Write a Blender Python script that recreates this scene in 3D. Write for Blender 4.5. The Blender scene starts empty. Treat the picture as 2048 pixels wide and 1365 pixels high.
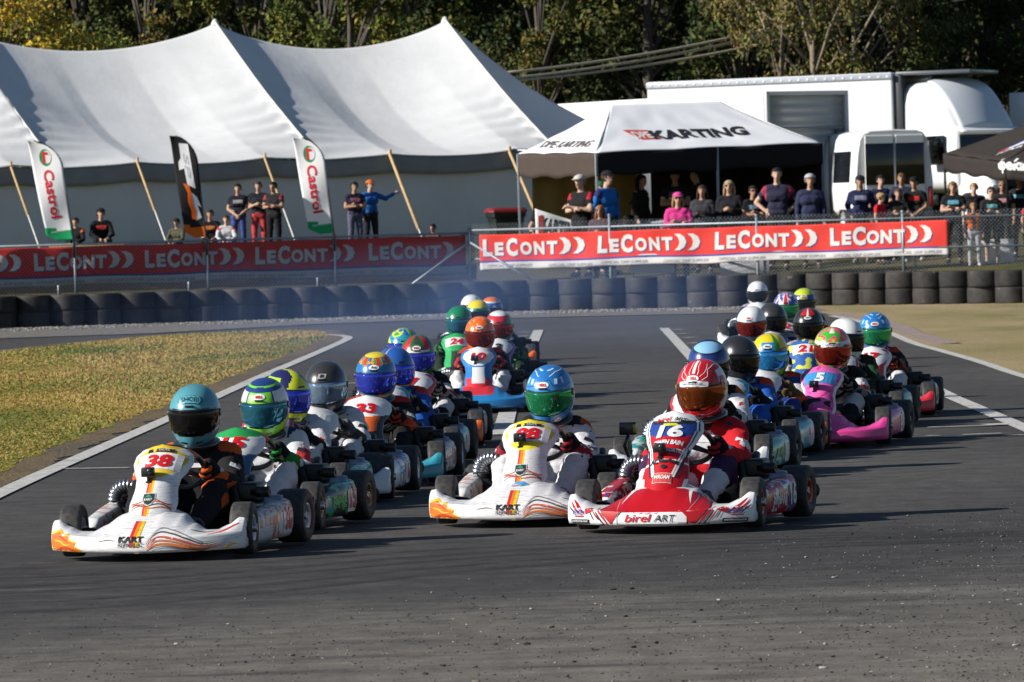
import bpy, bmesh, math, random
import numpy as np
from mathutils import Vector, Matrix, Euler, noise
from mathutils.bvhtree import BVHTree
R = math.radians; PI = math.pi; sin = math.sin; cos = math.cos
random.seed(7)
S = bpy.context.scene; COL = S.collection
# ------------------------------------------------------------------ camera
FPX, CAMH, ROLL, HY = 10500.0, 1.7, 0.0285, 451.0
PITCH = math.atan((682.5 - HY) / FPX)
cd = bpy.data.cameras.new('camera'); cam = bpy.data.objects.new('camera', cd); COL.objects.link(cam)
CM = Matrix.Rotation(PI / 2 - PITCH, 4, 'X') @ Matrix.Rotation(-ROLL, 4, 'Z')
cam.matrix_world = Matrix.Translation((0, 0, CAMH)) @ CM
cd.sensor_width = 36; cd.lens = FPX / 2048 * 36; cd.clip_start = .5; cd.clip_end = 2000
cd.dof.use_dof = True; cd.dof.focus_distance = 31.0; cd.dof.aperture_fstop = 13.0
S.camera = cam
# ------------------------------------------------------------------ light
SUN_EL, SUN_FRONT = R(27), R(17)          # sun to the left of the camera and a little behind it
sdir = Vector((-cos(SUN_FRONT) * cos(SUN_EL), -sin(SUN_FRONT) * cos(SUN_EL), sin(SUN_EL)))
sl = bpy.data.lights.new('sun', 'SUN'); sl.energy = 5.0; sl.angle = R(.5); sl.color = (1, .95, .87)
so = bpy.data.objects.new('sun', sl); COL.objects.link(so); so.rotation_euler = sdir.to_track_quat('Z', 'Y').to_euler(); so.location = (-20, -5, 30)
wd = bpy.data.worlds.new('World'); S.world = wd; wd.use_nodes = True
wn = wd.node_tree; sky = wn.nodes.new('ShaderNodeTexSky'); sky.sky_type = 'NISHITA'; sky.sun_disc = False
sky.dust_density = .15; sky.ozone_density = 3.5; sky.air_density = 1.1; sky.sun_elevation = SUN_EL; sky.sun_rotation = math.atan2(sdir.x, sdir.y)
wn.nodes['Background'].inputs[1].default_value = .05
wn.links.new(sky.outputs[0], wn.nodes['Background'].inputs[0])
S.view_settings.view_transform = 'Standard'; S.view_settings.look = 'None'; S.view_settings.exposure = 0.52; S.view_settings.gamma = 1
try:
    S.cycles.use_denoising = True; S.cycles.volume_step_rate = 4; S.cycles.max_bounces = 6; S.cycles.volume_bounces = 0
    S.cycles.transparent_max_bounces = 12
except Exception: pass
# ------------------------------------------------------------------ pixel helpers (2048 wide photograph)
M3 = CM.to_3x3()
def ray(px, py): return M3 @ Vector(((px - 1024) / FPX, (682.5 - py) / FPX, -1))
def at(px, py, D):
    d = ray(px, py); return Vector((0, 0, CAMH)) + d * (D / d.y)
def gp(px, py, z=0.0):
    d = ray(px, py); return Vector((0, 0, CAMH)) + d * ((z - CAMH) / d.z)
def hor(px): return HY - ROLL * (px - 1024)
# ------------------------------------------------------------------ colour and materials
def hx(s):
    s = s.lstrip('#'); return tuple(((int(s[i:i+2], 16) / 255) / 12.92 if int(s[i:i+2], 16) <= 10 else ((int(s[i:i+2], 16) / 255 + .055) / 1.055) ** 2.4) for i in (0, 2, 4))
def node(nt, t, **kw):
    n = nt.nodes.new(t)
    for k, v in kw.items(): setattr(n, k, v)
    return n
def mixc(nt, fac, a, b, mode='MIX'):
    n = nt.nodes.new('ShaderNodeMix'); n.data_type = 'RGBA'; n.blend_type = mode
    for k, v in ((0, fac), (6, a), (7, b)):
        if hasattr(v, 'is_linked'): nt.links.new(v, n.inputs[k])
        elif k == 0: n.inputs[0].default_value = v
        else: n.inputs[k].default_value = (*v[:3], 1)
    return n.outputs[2]
def ramp(nt, src, p0, p1, c0=(0, 0, 0), c1=(1, 1, 1)):
    n = nt.nodes.new('ShaderNodeValToRGB'); e = n.color_ramp.elements
    e[0].position = p0; e[1].position = p1; e[0].color = (*c0, 1); e[1].color = (*c1, 1)
    nt.links.new(src, n.inputs[0]); return n.outputs[0]
def noisetex(nt, vec, scale, detail=4, rough=.55):
    n = nt.nodes.new('ShaderNodeTexNoise'); n.inputs['Scale'].default_value = scale; n.inputs['Detail'].default_value = detail
    n.inputs['Roughness'].default_value = rough; nt.links.new(vec, n.inputs['Vector']); return n.outputs['Fac']
def coords(nt, scale=(1, 1, 1)):
    tc = nt.nodes.new('ShaderNodeTexCoord'); mp = nt.nodes.new('ShaderNodeMapping'); mp.inputs['Scale'].default_value = scale
    nt.links.new(tc.outputs['Object'], mp.inputs[0]); return mp.outputs[0]
def newmat(name):
    m = bpy.data.materials.new(name); m.use_nodes = True; return m, m.node_tree, m.node_tree.nodes['Principled BSDF']
def bump(nt, b, h, strength, dist=.01):
    n = nt.nodes.new('ShaderNodeBump'); n.inputs['Strength'].default_value = strength; n.inputs['Distance'].default_value = dist
    nt.links.new(h, n.inputs['Height']); nt.links.new(n.outputs[0], b.inputs['Normal'])
def mat(name, col=None, rough=.5, metal=0., var=.15, nscale=8, bmp=0, bscale=40, coat=0, attr=False, scuff=0, spec=.5, trans=0):
    m, nt, b = newmat(name); v = coords(nt)
    if attr:
        a = nt.nodes.new('ShaderNodeAttribute'); a.attribute_name = 'Col'; base = a.outputs['Color']
    else: base = col
    n = noisetex(nt, v, nscale)
    shade = ramp(nt, n, .3, .75, (1 - var,) * 3, (1,) * 3)
    c = mixc(nt, 1.0, base, shade, 'MULTIPLY')
    if scuff:
        s = ramp(nt, noisetex(nt, coords(nt, (3, 3, 22)), 7, 6, .7), .52, .70)
        k = nt.nodes.new('ShaderNodeMath'); k.operation = 'MULTIPLY'; k.inputs[1].default_value = scuff; nt.links.new(s, k.inputs[0])
        c = mixc(nt, k.outputs[0], c, (.06, .055, .05))
    nt.links.new(c, b.inputs['Base Color'])
    b.inputs['Roughness'].default_value = rough; b.inputs['Metallic'].default_value = metal
    b.inputs['Coat Weight'].default_value = coat; b.inputs['Coat Roughness'].default_value = .06
    b.inputs['Specular IOR Level'].default_value = spec
    if trans: b.inputs['Transmission Weight'].default_value = trans
    if bmp: bump(nt, b, noisetex(nt, v, bscale, 5), bmp)
    return m
M_PAINT = mat('painted_plastic', attr=True, rough=.32, coat=.35, var=.06, scuff=.0)
M_WORN = mat('scuffed_plastic', attr=True, rough=.38, coat=.2, var=.1, scuff=.55)
M_HELM = mat('helmet_lacquer', attr=True, rough=.28, coat=.6, var=.08)
M_CLOTH = mat('woven_cloth', attr=True, rough=.9, var=.16, nscale=14, bmp=.35, bscale=60, spec=.2)
M_SKIN = mat('skin', attr=True, rough=.6, var=.08, nscale=20, spec=.3)
M_HAIR = mat('hair', attr=True, rough=.75, var=.4, nscale=70, spec=.3)
M_VISOR = mat('visor_film', attr=True, rough=.05, metal=.7, var=.12, nscale=10, coat=.12, spec=.4)
M_RUBBER = mat('tyre_rubber', hx('#1f1e1e'), rough=.8, var=.35, nscale=30, bmp=.2, bscale=120, spec=.3)
M_BLACK = mat('black_plastic', hx('#0d0d0e'), rough=.45, var=.2)
M_STEEL = mat('bare_steel', hx('#a8aab0'), rough=.3, metal=.9, var=.25, nscale=30)
M_DARKMETAL = mat('dark_metal', hx('#26272a'), rough=.4, metal=.7, var=.3, nscale=25)
M_ALU = mat('rim_alloy', hx('#c9cbd2'), rough=.35, metal=.45, var=.2)
M_SHEET = mat('printed_vinyl', attr=True, rough=.75, var=.12, nscale=3, bmp=.12, bscale=14, spec=.25)
M_GALV = mat('galvanised_steel', hx('#9aa3ab'), rough=.5, metal=.5, var=.25, nscale=20)
M_VEH = mat('vehicle_paint', attr=True, rough=.35, coat=.4, var=.05, nscale=2)
M_GLASS = mat('tinted_glass', hx('#0b0d12'), rough=.08, var=.1, coat=.5)
# ------------------------------------------------------------------ mesh building
class MB:
    def __init__(s): s.v = []; s.f = []; s.c = []; s.s = []
    def add(s, vf, col=(.5, .5, .5), M=None, smooth=True):
        vs, fs = vf; o = len(s.v)
        vs = [Vector(p) for p in vs]
        if M is not None: vs = [M @ p for p in vs]
        s.v += vs
        fn = callable(col)
        for f in fs:
            s.f.append(tuple(i + o for i in f)); s.s.append(smooth)
            if fn:
                q = Vector((0, 0, 0))
                for i in f: q += vs[i]
                s.c.append(col(q / len(f)))
            else: s.c.append(col)
        return s
    def bvh(s): return BVHTree.FromPolygons(s.v, s.f)
    def mesh(s, name, m):
        me = bpy.data.meshes.new(name); me.from_pydata(s.v, [], s.f)
        me.polygons.foreach_set('use_smooth', s.s)
        if s.f:
            a = me.color_attributes.new('Col', 'FLOAT_COLOR', 'CORNER')
            n = [len(f) for f in s.f]
            arr = np.ones((sum(n), 4), np.float32); arr[:, :3] = np.repeat(np.array(s.c, np.float32)[:, :3], n, axis=0)
            a.data.foreach_set('color', arr.ravel())
        me.materials.append(m); me.update(); return me
    def build(s, name, m, parent=None, M=None): return inst(s.mesh(name, m), name, parent, M)
def inst(me, name, parent=None, M=None):
    o = bpy.data.objects.new(name, me); COL.objects.link(o)
    if parent is not None: o.parent = parent
    if M is not None: o.matrix_local = M
    return o
def T(o, label, cat, group=None):
    o['label'] = label; o['category'] = cat
    if group: o['group'] = group
    return o
def struct(o, k='structure'): o['kind'] = k; return o
def empty(name, loc, rz=0, scale=1):
    o = bpy.data.objects.new(name, None); COL.objects.link(o); o.location = loc; o.rotation_euler = (0, 0, rz)
    o.scale = (scale,) * 3; o.empty_display_size = .1; return o
def TR(x, y, z): return Matrix.Translation((x, y, z))
def RZ(a): return Matrix.Rotation(a, 4, 'Z')
def RX(a): return Matrix.Rotation(a, 4, 'X')
def RY(a): return Matrix.Rotation(a, 4, 'Y')
def SC(x, y, z): return Matrix.Diagonal((x, y, z, 1))
def box(sx, sy, sz, b=.01, seg=2):
    bm = bmesh.new(); bmesh.ops.create_cube(bm, size=1)
    for v in bm.verts: v.co = Vector((v.co.x * sx, v.co.y * sy, v.co.z * sz))
    if b > 0: bmesh.ops.bevel(bm, geom=bm.edges[:], offset=min(b, .48 * min(sx, sy, sz)), segments=seg, profile=.5, affect='EDGES')
    bm.verts.ensure_lookup_table(); r = ([v.co.copy() for v in bm.verts], [tuple(v.index for v in f.verts) for f in bm.faces]); bm.free(); return r
def loft(rings, caps=True, closed=True):
    n = len(rings[0]); v = [p for r in rings for p in r]; f = []
    for i in range(len(rings) - 1):
        for j in range(n if closed else n - 1):
            k = (j + 1) % n; f.append((i*n+j, i*n+k, (i+1)*n+k, (i+1)*n+j))
    if caps: f.append(tuple(range(n))[::-1]); f.append(tuple((len(rings)-1)*n + j for j in range(n)))
    return v, f
def tube(pts, r, n=8, caps=True):
    pts = [Vector(p) for p in pts]; rs = r if isinstance(r, (list, tuple)) else [r] * len(pts)
    rings = []; up = None
    for i, p in enumerate(pts):
        t = (pts[min(i+1, len(pts)-1)] - pts[max(i-1, 0)]).normalized()
        if up is None: up = Vector((0, 0, 1)) if abs(t.z) < .9 else Vector((1, 0, 0))
        a = t.cross(up).normalized(); b = a.cross(t).normalized(); up = b
        rings.append([p + a * (rs[i] * cos(2*PI*k/n)) + b * (rs[i] * sin(2*PI*k/n)) for k in range(n)])
    return loft(rings, caps)
def capsule(p0, p1, r0, r1, n=10):
    p0 = Vector(p0); p1 = Vector(p1); d = (p1 - p0); L = d.length
    d = d.normalized() if L > 1e-6 else Vector((0, 0, 1))
    pts = []; rs = []
    for k in range(4):
        a = PI/2 * (k + .15) / 4; pts.append(p0 - d * (r0 * cos(a))); rs.append(r0 * sin(a))
    pts += [p0, p1]; rs += [r0, r1]
    for k in range(3, -1, -1):
        a = PI/2 * (k + .15) / 4; pts.append(p1 + d * (r1 * cos(a))); rs.append(r1 * sin(a))
    return tube(pts, rs, n)
def lathe(prof, n=32, close=True):          # profile of (radius, x): axis along X
    rings = [[Vector((x, r * cos(2*PI*k/n), r * sin(2*PI*k/n))) for k in range(n)] for r, x in prof]
    if close: rings.append(rings[0])
    return loft(rings, caps=not close)
def grid(fn, nu, nv):
    v = [Vector(fn(i / nu, j / nv)) for i in range(nu + 1) for j in range(nv + 1)]
    return v, [(i*(nv+1)+j, (i+1)*(nv+1)+j, (i+1)*(nv+1)+j+1, i*(nv+1)+j+1) for i in range(nu) for j in range(nv)]
def shell(fn, nu, nv, th):                  # a sheet with real thickness
    v, f = grid(fn, nu, nv); N = len(v); nr = [Vector((0, 0, 0)) for _ in v]
    for q in f:
        m = (v[q[1]] - v[q[0]]).cross(v[q[3]] - v[q[0]]) + (v[q[3]] - v[q[2]]).cross(v[q[1]] - v[q[2]])
        for i in q: nr[i] += m
    w = [p - n.normalized() * th if n.length > 0 else p.copy() for p, n in zip(v, nr)]
    g = [tuple(i + N for i in q[::-1]) for q in f]; e = []
    st = nv + 1
    bd = [i*st for i in range(nu+1)] + [nu*st + j for j in range(1, nv+1)] + [i*st + nv for i in range(nu-1, -1, -1)] + [j for j in range(nv-1, 0, -1)]
    for a, b in zip(bd, bd[1:] + bd[:1]): e.append((b, a, a + N, b + N))
    return v + w, f + g + e
def poly(pts, th=0):
    n = len(pts)
    if th == 0: return [Vector(p) for p in pts], [tuple(range(n))]
    a = [Vector(p) for p in pts]; b = [p - Vector((0, 0, th)) for p in a]
    return a + b, [tuple(range(n)), tuple(range(2*n-1, n-1, -1))] + [((i+1) % n, i, n+i, n+(i+1) % n) for i in range(n)]
def lerp_tab(tab, t):
    for (a, x), (b, y) in zip(tab, tab[1:]):
        if t <= b:
            k = 0 if b == a else (t - a) / (b - a); k = min(max(k, 0), 1); k = k*k*(3-2*k) * .5 + k * .5
            return x + (y - x) * k
    return tab[-1][1]
# ------------------------------------------------------------------ lettering
_TC = {}
def text2d(s, bold=.0, shear=0, sub=1):
    k = (s, bold, shear, sub)
    if k in _TC: return _TC[k]
    cu = bpy.data.curves.new('lettering', 'FONT'); cu.body = s; cu.size = 1; cu.offset = bold; cu.shear = shear; cu.resolution_u = 3
    ob = bpy.data.objects.new('lettering', cu); COL.objects.link(ob)
    dg = bpy.context.evaluated_depsgraph_get(); me = ob.evaluated_get(dg).to_mesh()
    bm = bmesh.new(); bm.from_mesh(me); bmesh.ops.triangulate(bm, faces=bm.faces[:])
    for _ in range(sub):
        e = [x for x in bm.edges if x.calc_length() > .22]
        if e: bmesh.ops.subdivide_edges(bm, edges=e, cuts=1)
        bmesh.ops.triangulate(bm, faces=bm.faces[:])
    bm.verts.ensure_lookup_table()
    v = [(p.co.x, p.co.y) for p in bm.verts]; f = [tuple(q.index for q in p.verts) for p in bm.faces]; bm.free()
    bpy.data.objects.remove(ob); bpy.data.curves.remove(cu)
    xs = [p[0] for p in v]; ys = [p[1] for p in v]; x0, x1, y0, y1 = min(xs), max(xs), min(ys), max(ys)
    h = y1 - y0
    v = [((x - (x0+x1)/2) / h, (y - (y0+y1)/2) / h) for x, y in v]
    _TC[k] = (v, f, (x1 - x0) / h); return _TC[k]
def put2d(mb, bvh, v, f, o, ex, ey, n, col, off=.0025, dist=.6):
    o = Vector(o); ex = Vector(ex); ey = Vector(ey); n = Vector(n).normalized(); out = []
    hit = []
    for x, y in v:
        p = o + ex * x + ey * y; ok = True
        if bvh is not None:
            h = bvh.ray_cast(p + n * .25, -n, dist)
            if h[0] is not None: p = h[0] + n * off
            else: ok = False
        else: p = p + n * off
        out.append(p); hit.append(ok)
    mb.add((out, [q for q in f if all(hit[i] for i in q)]), col, smooth=False)
def put_text(mb, bvh, s, o, ex, ey, n, h, col, bold=.02, shear=0, width=None, sub=1, off=.003):
    v, f, w = text2d(s, bold, shear, sub); ex = Vector(ex).normalized(); ey = Vector(ey).normalized()
    kx = h if width is None else width / w
    put2d(mb, bvh, [(x * kx, y * h) for x, y in v], f, o, ex, ey, n, col, off)
def put_ellipse(mb, bvh, o, ex, ey, n, rx, ry, col, off=.002, k=24, p=2.0):
    v = [(0, 0)]; f = []
    for ring in (.5, 1.0):
        for i in range(k):
            a = 2*PI*i/k; c, s_ = cos(a), sin(a)
            v.append((rx*ring*math.copysign(abs(c)**(2/p), c), ry*ring*math.copysign(abs(s_)**(2/p), s_)))
    for i in range(k):
        j = (i+1) % k; f.append((0, 1+i, 1+j)); f.append((1+i, 1+k+i, 1+k+j, 1+j))
    put2d(mb, bvh, v, f, o, Vector(ex).normalized(), Vector(ey).normalized(), n, col, off)
def put_poly(mb, bvh, pts, o, ex, ey, n, col, off=.002, sub=2):
    bm = bmesh.new(); vs = [bm.verts.new((x, y, 0)) for x, y in pts]; bm.faces.new(vs); bmesh.ops.triangulate(bm, faces=bm.faces[:])
    for _ in range(sub):
        bmesh.ops.subdivide_edges(bm, edges=bm.edges[:], cuts=1); bmesh.ops.triangulate(bm, faces=bm.faces[:])
    bm.verts.ensure_lookup_table(); v = [(p.co.x, p.co.y) for p in bm.verts]; f = [tuple(q.index for q in p.verts) for p in bm.faces]; bm.free()
    put2d(mb, bvh, v, f, o, Vector(ex).normalized(), Vector(ey).normalized(), n, col, off)
WHITE = hx('#e8e8ea'); BLACKC = hx('#0b0b0d'); RED = hx('#c8101a'); 
# ------------------------------------------------------------------ ground, track, painted lines
WALL = [(-900, 97), (0, 100.3), (640, 102), (1050, 103), (1300, 102.3), (1600, 100.5), (2048, 96.5), (2900, 88)]   # tyre barrier line: photo column, distance
WPTS = [at(px, hor(px), D) for px, D in WALL]
def wall_y(x):
    for a, b in zip(WPTS, WPTS[1:]):
        if x <= b.x or b is WPTS[-1]: return a.y + (b.y - a.y) * (x - a.x) / (b.x - a.x)
def gz(x, y):
    s = y - wall_y(x)
    if s < .5: return 0.0
    if s < 1.4: k = (s - .5) / .9; return .62 * k * k * (3 - 2 * k)
    return min(.62 + .052 * (s - 1.4), 1.25)
def m_grass(name, dry, green, dirt, gscale=.35):
    m, nt, b = newmat(name); v = coords(nt)
    c = mixc(nt, ramp(nt, noisetex(nt, coords(nt, (.5, .12, 1)), gscale * 2, 5), .4, .64), dry, green)
    c = mixc(nt, ramp(nt, noisetex(nt, v, .9, 7, .7), .55, .72), c, dirt)
    c = mixc(nt, 1.0, c, ramp(nt, noisetex(nt, v, 24, 4), .25, .75, (.5,) * 3, (1.15,) * 3), 'MULTIPLY')
    nt.links.new(c, b.inputs['Base Color']); b.inputs['Roughness'].default_value = .95; b.inputs['Specular IOR Level'].default_value = .1
    bump(nt, b, noisetex(nt, v, 30, 5), .8, .04); return m
M_TERRAIN = m_grass('paddock_grass', (.13, .11, .05), (.075, .08, .03), (.12, .10, .07))
M_VERGE = m_grass('dry_verge', hx('#b4a07c'), hx('#8f875c'), hx('#b0a28e'))
M_INFIELD = m_grass('infield_turf', hx('#b2934a'), hx('#77752c'), hx('#8f6e42'))
def m_asphalt():
    m, nt, b = newmat('asphalt'); v = coords(nt)
    tc = nt.nodes.new('ShaderNodeTexCoord'); sp = nt.nodes.new('ShaderNodeSeparateXYZ'); nt.links.new(tc.outputs['Object'], sp.inputs[0])
    big = noisetex(nt, coords(nt, (.16, .08, 1)), 1.0, 5, .6)
    c = mixc(nt, ramp(nt, big, .35, .68), (.053, .050, .049), (.090, .085, .081))
    # rubbered-in racing line and dusty outer edge of the corner
    r = nt.nodes.new('ShaderNodeMath'); r.operation = 'MULTIPLY_ADD'; r.inputs[1].default_value = -.30
    nt.links.new(sp.outputs['X'], r.inputs[0]); nt.links.new(sp.outputs['Y'], r.inputs[2])
    ns = nt.nodes.new('ShaderNodeMath'); ns.operation = 'MULTIPLY_ADD'; ns.inputs[1].default_value = 5.0
    nt.links.new(noisetex(nt, coords(nt, (.5, .25, 1)), 1, 5), ns.inputs[0]); nt.links.new(r.outputs[0], ns.inputs[2])
    mr = nt.nodes.new('ShaderNodeMapRange'); mr.inputs[1].default_value = 21; mr.inputs[2].default_value = 29.5; nt.links.new(ns.outputs[0], mr.inputs[0])
    c = mixc(nt, mr.outputs[0], (.165, .148, .128), c)
    sx, sy = sp.outputs['X'], sp.outputs['Y']
    RUB = (ns.outputs[0],)
    def mth(op, a, b_, c_=None):
        n = nt.nodes.new('ShaderNodeMath'); n.operation = op
        for i_, q in enumerate((a, b_, c_)):
            if q is None: continue
            if hasattr(q, 'is_linked'): nt.links.new(q, n.inputs[i_])
            else: n.inputs[i_].default_value = q
        return n.outputs[0]
    wob = noisetex(nt, coords(nt, (.5, 1.2, 1)), 1.2, 5)
    dl = mth('ABSOLUTE', mth('ADD', mth('MULTIPLY_ADD', sx, .10, sy), mth('MULTIPLY_ADD', wob, .6, -24.05)), 0)      # old worn line across the outside
    band = mth('MULTIPLY', ramp(nt, dl, .10, .34, (.55,) * 3, (0,) * 3), mth('MULTIPLY', ramp(nt, sx, .0, .35), ramp(nt, noisetex(nt, coords(nt, (1, 4, 1)), 3, 5), .3, .6)))
    c = mixc(nt, band, c, (.25, .235, .205))
    rl = mth('ABSOLUTE', mth('ADD', RUB[0], -28.3), 0)                 # rubbered racing line through the corner
    c = mixc(nt, ramp(nt, mth('MULTIPLY', rl, .25), .25, .85, (.72,) * 3, (0,) * 3), c, (.040, .038, .040))
    sk = noisetex(nt, coords(nt, (.22, 2.0, 1)), 2.2, 6, .6)
    c = mixc(nt, mth('MULTIPLY', ramp(nt, sk, .60, .70, (0,) * 3, (.55,) * 3), mth('SUBTRACT', 1.15, mr.outputs[0])), c, (.24, .23, .21))
    sk2 = noisetex(nt, coords(nt, (.18, 1.5, 1)), 2.9, 6, .6)
    c = mixc(nt, ramp(nt, sk2, .57, .68, (0,) * 3, (.5,) * 3), c, (.03, .029, .031))
    # pale scrapes and dust streaks
    st = noisetex(nt, coords(nt, (.7, 2.4, 1)), 1.6, 8, .72)
    c = mixc(nt, ramp(nt, st, .58, .78, (0, 0, 0), (.65,) * 3), c, (.17, .163, .15))
    st2 = noisetex(nt, coords(nt, (.35, 1.1, 1)), 2.1, 6, .6)
    c = mixc(nt, ramp(nt, st2, .56, .7, (0, 0, 0), (.55,) * 3), c, (.028, .027, .029))
    g2 = noisetex(nt, coords(nt, (5, 3.2, 1)), 1.0, 7, .78); c = mixc(nt, 1.0, c, ramp(nt, g2, .32, .68, (.68,) * 3, (1.34,) * 3), 'MULTIPLY')
    g3 = noisetex(nt, coords(nt, (.9, 6, 1)), 1.0, 5, .6); c = mixc(nt, 1.0, c, ramp(nt, g3, .35, .65, (.84,) * 3, (1.14,) * 3), 'MULTIPLY')
    g = noisetex(nt, v, 60, 3, .8); c = mixc(nt, 1.0, c, ramp(nt, g, .25, .8, (.55,) * 3, (1.35,) * 3), 'MULTIPLY')
    nt.links.new(c, b.inputs['Base Color']); b.inputs['Roughness'].default_value = .85; b.inputs['Specular IOR Level'].default_value = .25
    bump(nt, b, noisetex(nt, v, 90, 4, .7), .45, .01); return m
M_DIRT = m_grass('dirt', hx('#7d6d52'), hx('#6b6358'), hx('#57504a'), 1.2)
M_ASPHALT = m_asphalt()
def m_gravel():
    m, nt, b = newmat('gravel'); v = coords(nt)
    c = mixc(nt, ramp(nt, noisetex(nt, v, 7, 6, .75), .35, .65), (.10, .095, .09), (.27, .25, .225))
    nt.links.new(c, b.inputs['Base Color']); b.inputs['Roughness'].default_value = .95; bump(nt, b, noisetex(nt, v, 12, 6, .8), 1.0, .08); return m
M_GRAVEL = m_gravel()
def m_line():
    m, nt, b = newmat('line_paint'); v = coords(nt)
    c = mixc(nt, ramp(nt, noisetex(nt, v, 16, 7, .75), .40, .62), (.60, .59, .56), (.30, .29, .28))
    c = mixc(nt, ramp(nt, noisetex(nt, v, 2.2, 6, .7), .55, .75), c, (.2, .195, .19))
    nt.links.new(c, b.inputs['Base Color']); b.inputs['Roughness'].default_value = .8; return m
M_LINE = m_line()
def m_skid():
    m, nt, b = newmat('rubber_marks'); tr_ = nt.nodes.new('ShaderNodeBsdfTransparent'); mx = nt.nodes.new('ShaderNodeMixShader')
    b.inputs['Base Color'].default_value = (.028, .027, .029, 1); b.inputs['Roughness'].default_value = .7; b.inputs['Specular IOR Level'].default_value = .25
    nt.links.new(ramp(nt, noisetex(nt, coords(nt, (.5, 3, 1)), 2.0, 6, .7), .38, .72, (0,) * 3, (.62,) * 3), mx.inputs[0]); nt.links.new(tr_.outputs[0], mx.inputs[1]); nt.links.new(b.outputs[0], mx.inputs[2])
    nt.links.new(mx.outputs[0], nt.nodes['Material Output'].inputs['Surface']); return m
M_SKID = m_skid()
# terrain: one sheet to the horizon
xs = [-600, -250, -120, -60, -35, -25] + [-20 + .8 * i for i in range(51)] + [26, 40, 70, 140, 280, 600]
ys = [-60, -10, 10, 25, 40, 60, 80, 90] + [92 + .45 * i for i in range(45)] + [113 + 1.5 * i for i in range(16)] + [145, 170, 220, 320, 500, 900, 1500]
MB().add(([(x, y, gz(x, y) - .004) for x in xs for y in ys], [(i*len(ys)+j, (i+1)*len(ys)+j, (i+1)*len(ys)+j+1, i*len(ys)+j+1) for i in range(len(xs)-1) for j in range(len(ys)-1)])).build('ground', M_TERRAIN)['kind'] = 'structure'
def flat(name, pts, m, z):
    o = MB().add(poly([(p[0], p[1], z) for p in pts]), smooth=False).build(name, m); o['kind'] = 'structure'; return o
P = lambda L: [gp(a, b) for a, b in L]
far_edge = [(-700, 706), (0, 679), (300, 669), (640, 650), (900, 641), (1300, 632), (1560, 626), (1640, 626)]
right_edge = [(1680, 634), (1760, 658), (1795, 677), (1830, 690), (1880, 703), (1960, 725), (2048, 752), (2400, 850), (3300, 1080)]
tr = P(far_edge) + P(right_edge) + [Vector((22, 12, 0)), Vector((20, -8, 0)), Vector((-20, -8, 0)), Vector((-24, 20, 0)), Vector((-24, 60, 0))]
flat('track', tr, M_ASPHALT, .004)
flat('gravel_strip', P([(-700, 700), (0, 678), (300, 668), (640, 649), (900, 640), (1300, 631), (1560, 625), (1660, 623)]) + [(p.x, p.y + .2, 0) for p in WPTS[5:0:-1]] + [(WPTS[0].x, WPTS[0].y, 0)], M_GRAVEL, .009)
flat('verge', P([(1640, 626)] + right_edge) + [Vector((22, 12, 0)), Vector((40, 12, 0)), Vector((40, WPTS[-1].y, 0))] + [(p.x, p.y + .2, 0) for p in WPTS[:4:-1]], M_VERGE, .006)
INF = [(-900, 1560), (-500, 1240), (-200, 1050), (0, 946), (60, 918), (150, 880), (240, 846), (330, 812), (400, 782), (480, 748), (550, 720), (600, 700), (636, 684), (654, 675), (655, 669), (640, 664), (600, 662), (500, 664), (400, 668), (300, 674), (150, 688), (0, 706), (-700, 800)]
INFP = P(INF)
def ragged(pts, amp, off=0):
    out = []; n = len(pts)
    for i in range(n):
        a, b = pts[i], pts[(i+1) % n]; k = max(1, min(40, int((b - a).length / .25)))
        t = (b - a).normalized(); nr = Vector((t.y, -t.x, 0))
        for j in range(k):
            q = a + (b - a) * (j / k); out.append(q + nr * (off + amp * (noise.noise(q * 1.1) + .6 * noise.noise(q * 4.1))))
    return out
flat('dirt_verge', ragged(INFP, .12, -.30 if (INFP[3] - INFP[2]).cross(INFP[5] - INFP[3]).z > 9e9 else .30), M_DIRT, .010)
flat('infield_grass', ragged(INFP, .11), M_INFIELD, .012)
def dist_poly(p, pts):
    c = False; j = len(pts) - 1
    for i in range(len(pts)):
        a, b = pts[i], pts[j]
        if (a.y > p.y) != (b.y > p.y) and p.x < (b.x - a.x) * (p.y - a.y) / (b.y - a.y) + a.x: c = not c
        j = i
    return c
# standing blades over the turf: uncountable
def blades():
    rng = random.Random(3); mb = MB(); n = 0
    while n < 42000:
        D = 27 + 68 * rng.random() ** 1.35; px = rng.uniform(-20, 660); p = at(px, hor(px), D); p.z = .012
        if not dist_poly(p, INFP): continue
        n += 1
        h = rng.uniform(.006, .019) * (1.7 if noise.noise(Vector((p.x * .6, p.y * .2, 0))) > .15 else 1); w = rng.uniform(.003, .007) * D / 36; a = rng.uniform(-.8, .8)
        lean = Vector((rng.uniform(-.03, .03), rng.uniform(-.02, .02), h)); t = Vector((cos(a), sin(a), 0)) * w
        k = noise.noise(Vector((p.x * .5, p.y * .16, 4))) + rng.uniform(-.35, .35)
        c = (.44, .33, .12) if k < .05 else ((.26, .25, .07) if k < .3 else (.15, .19, .05))
        mb.add(([p - t, p + t, p + lean], [(0, 1, 2)]), tuple(q * rng.uniform(.75, 1.15) for q in c), smooth=False)
    o = mb.build('grass_blades', mat('grass_blade', attr=True, rough=.9, var=.2, spec=.1)); o['kind'] = 'stuff'; T(o, 'short dry yellow green blades over the infield grass', 'grass')
blades()
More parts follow.
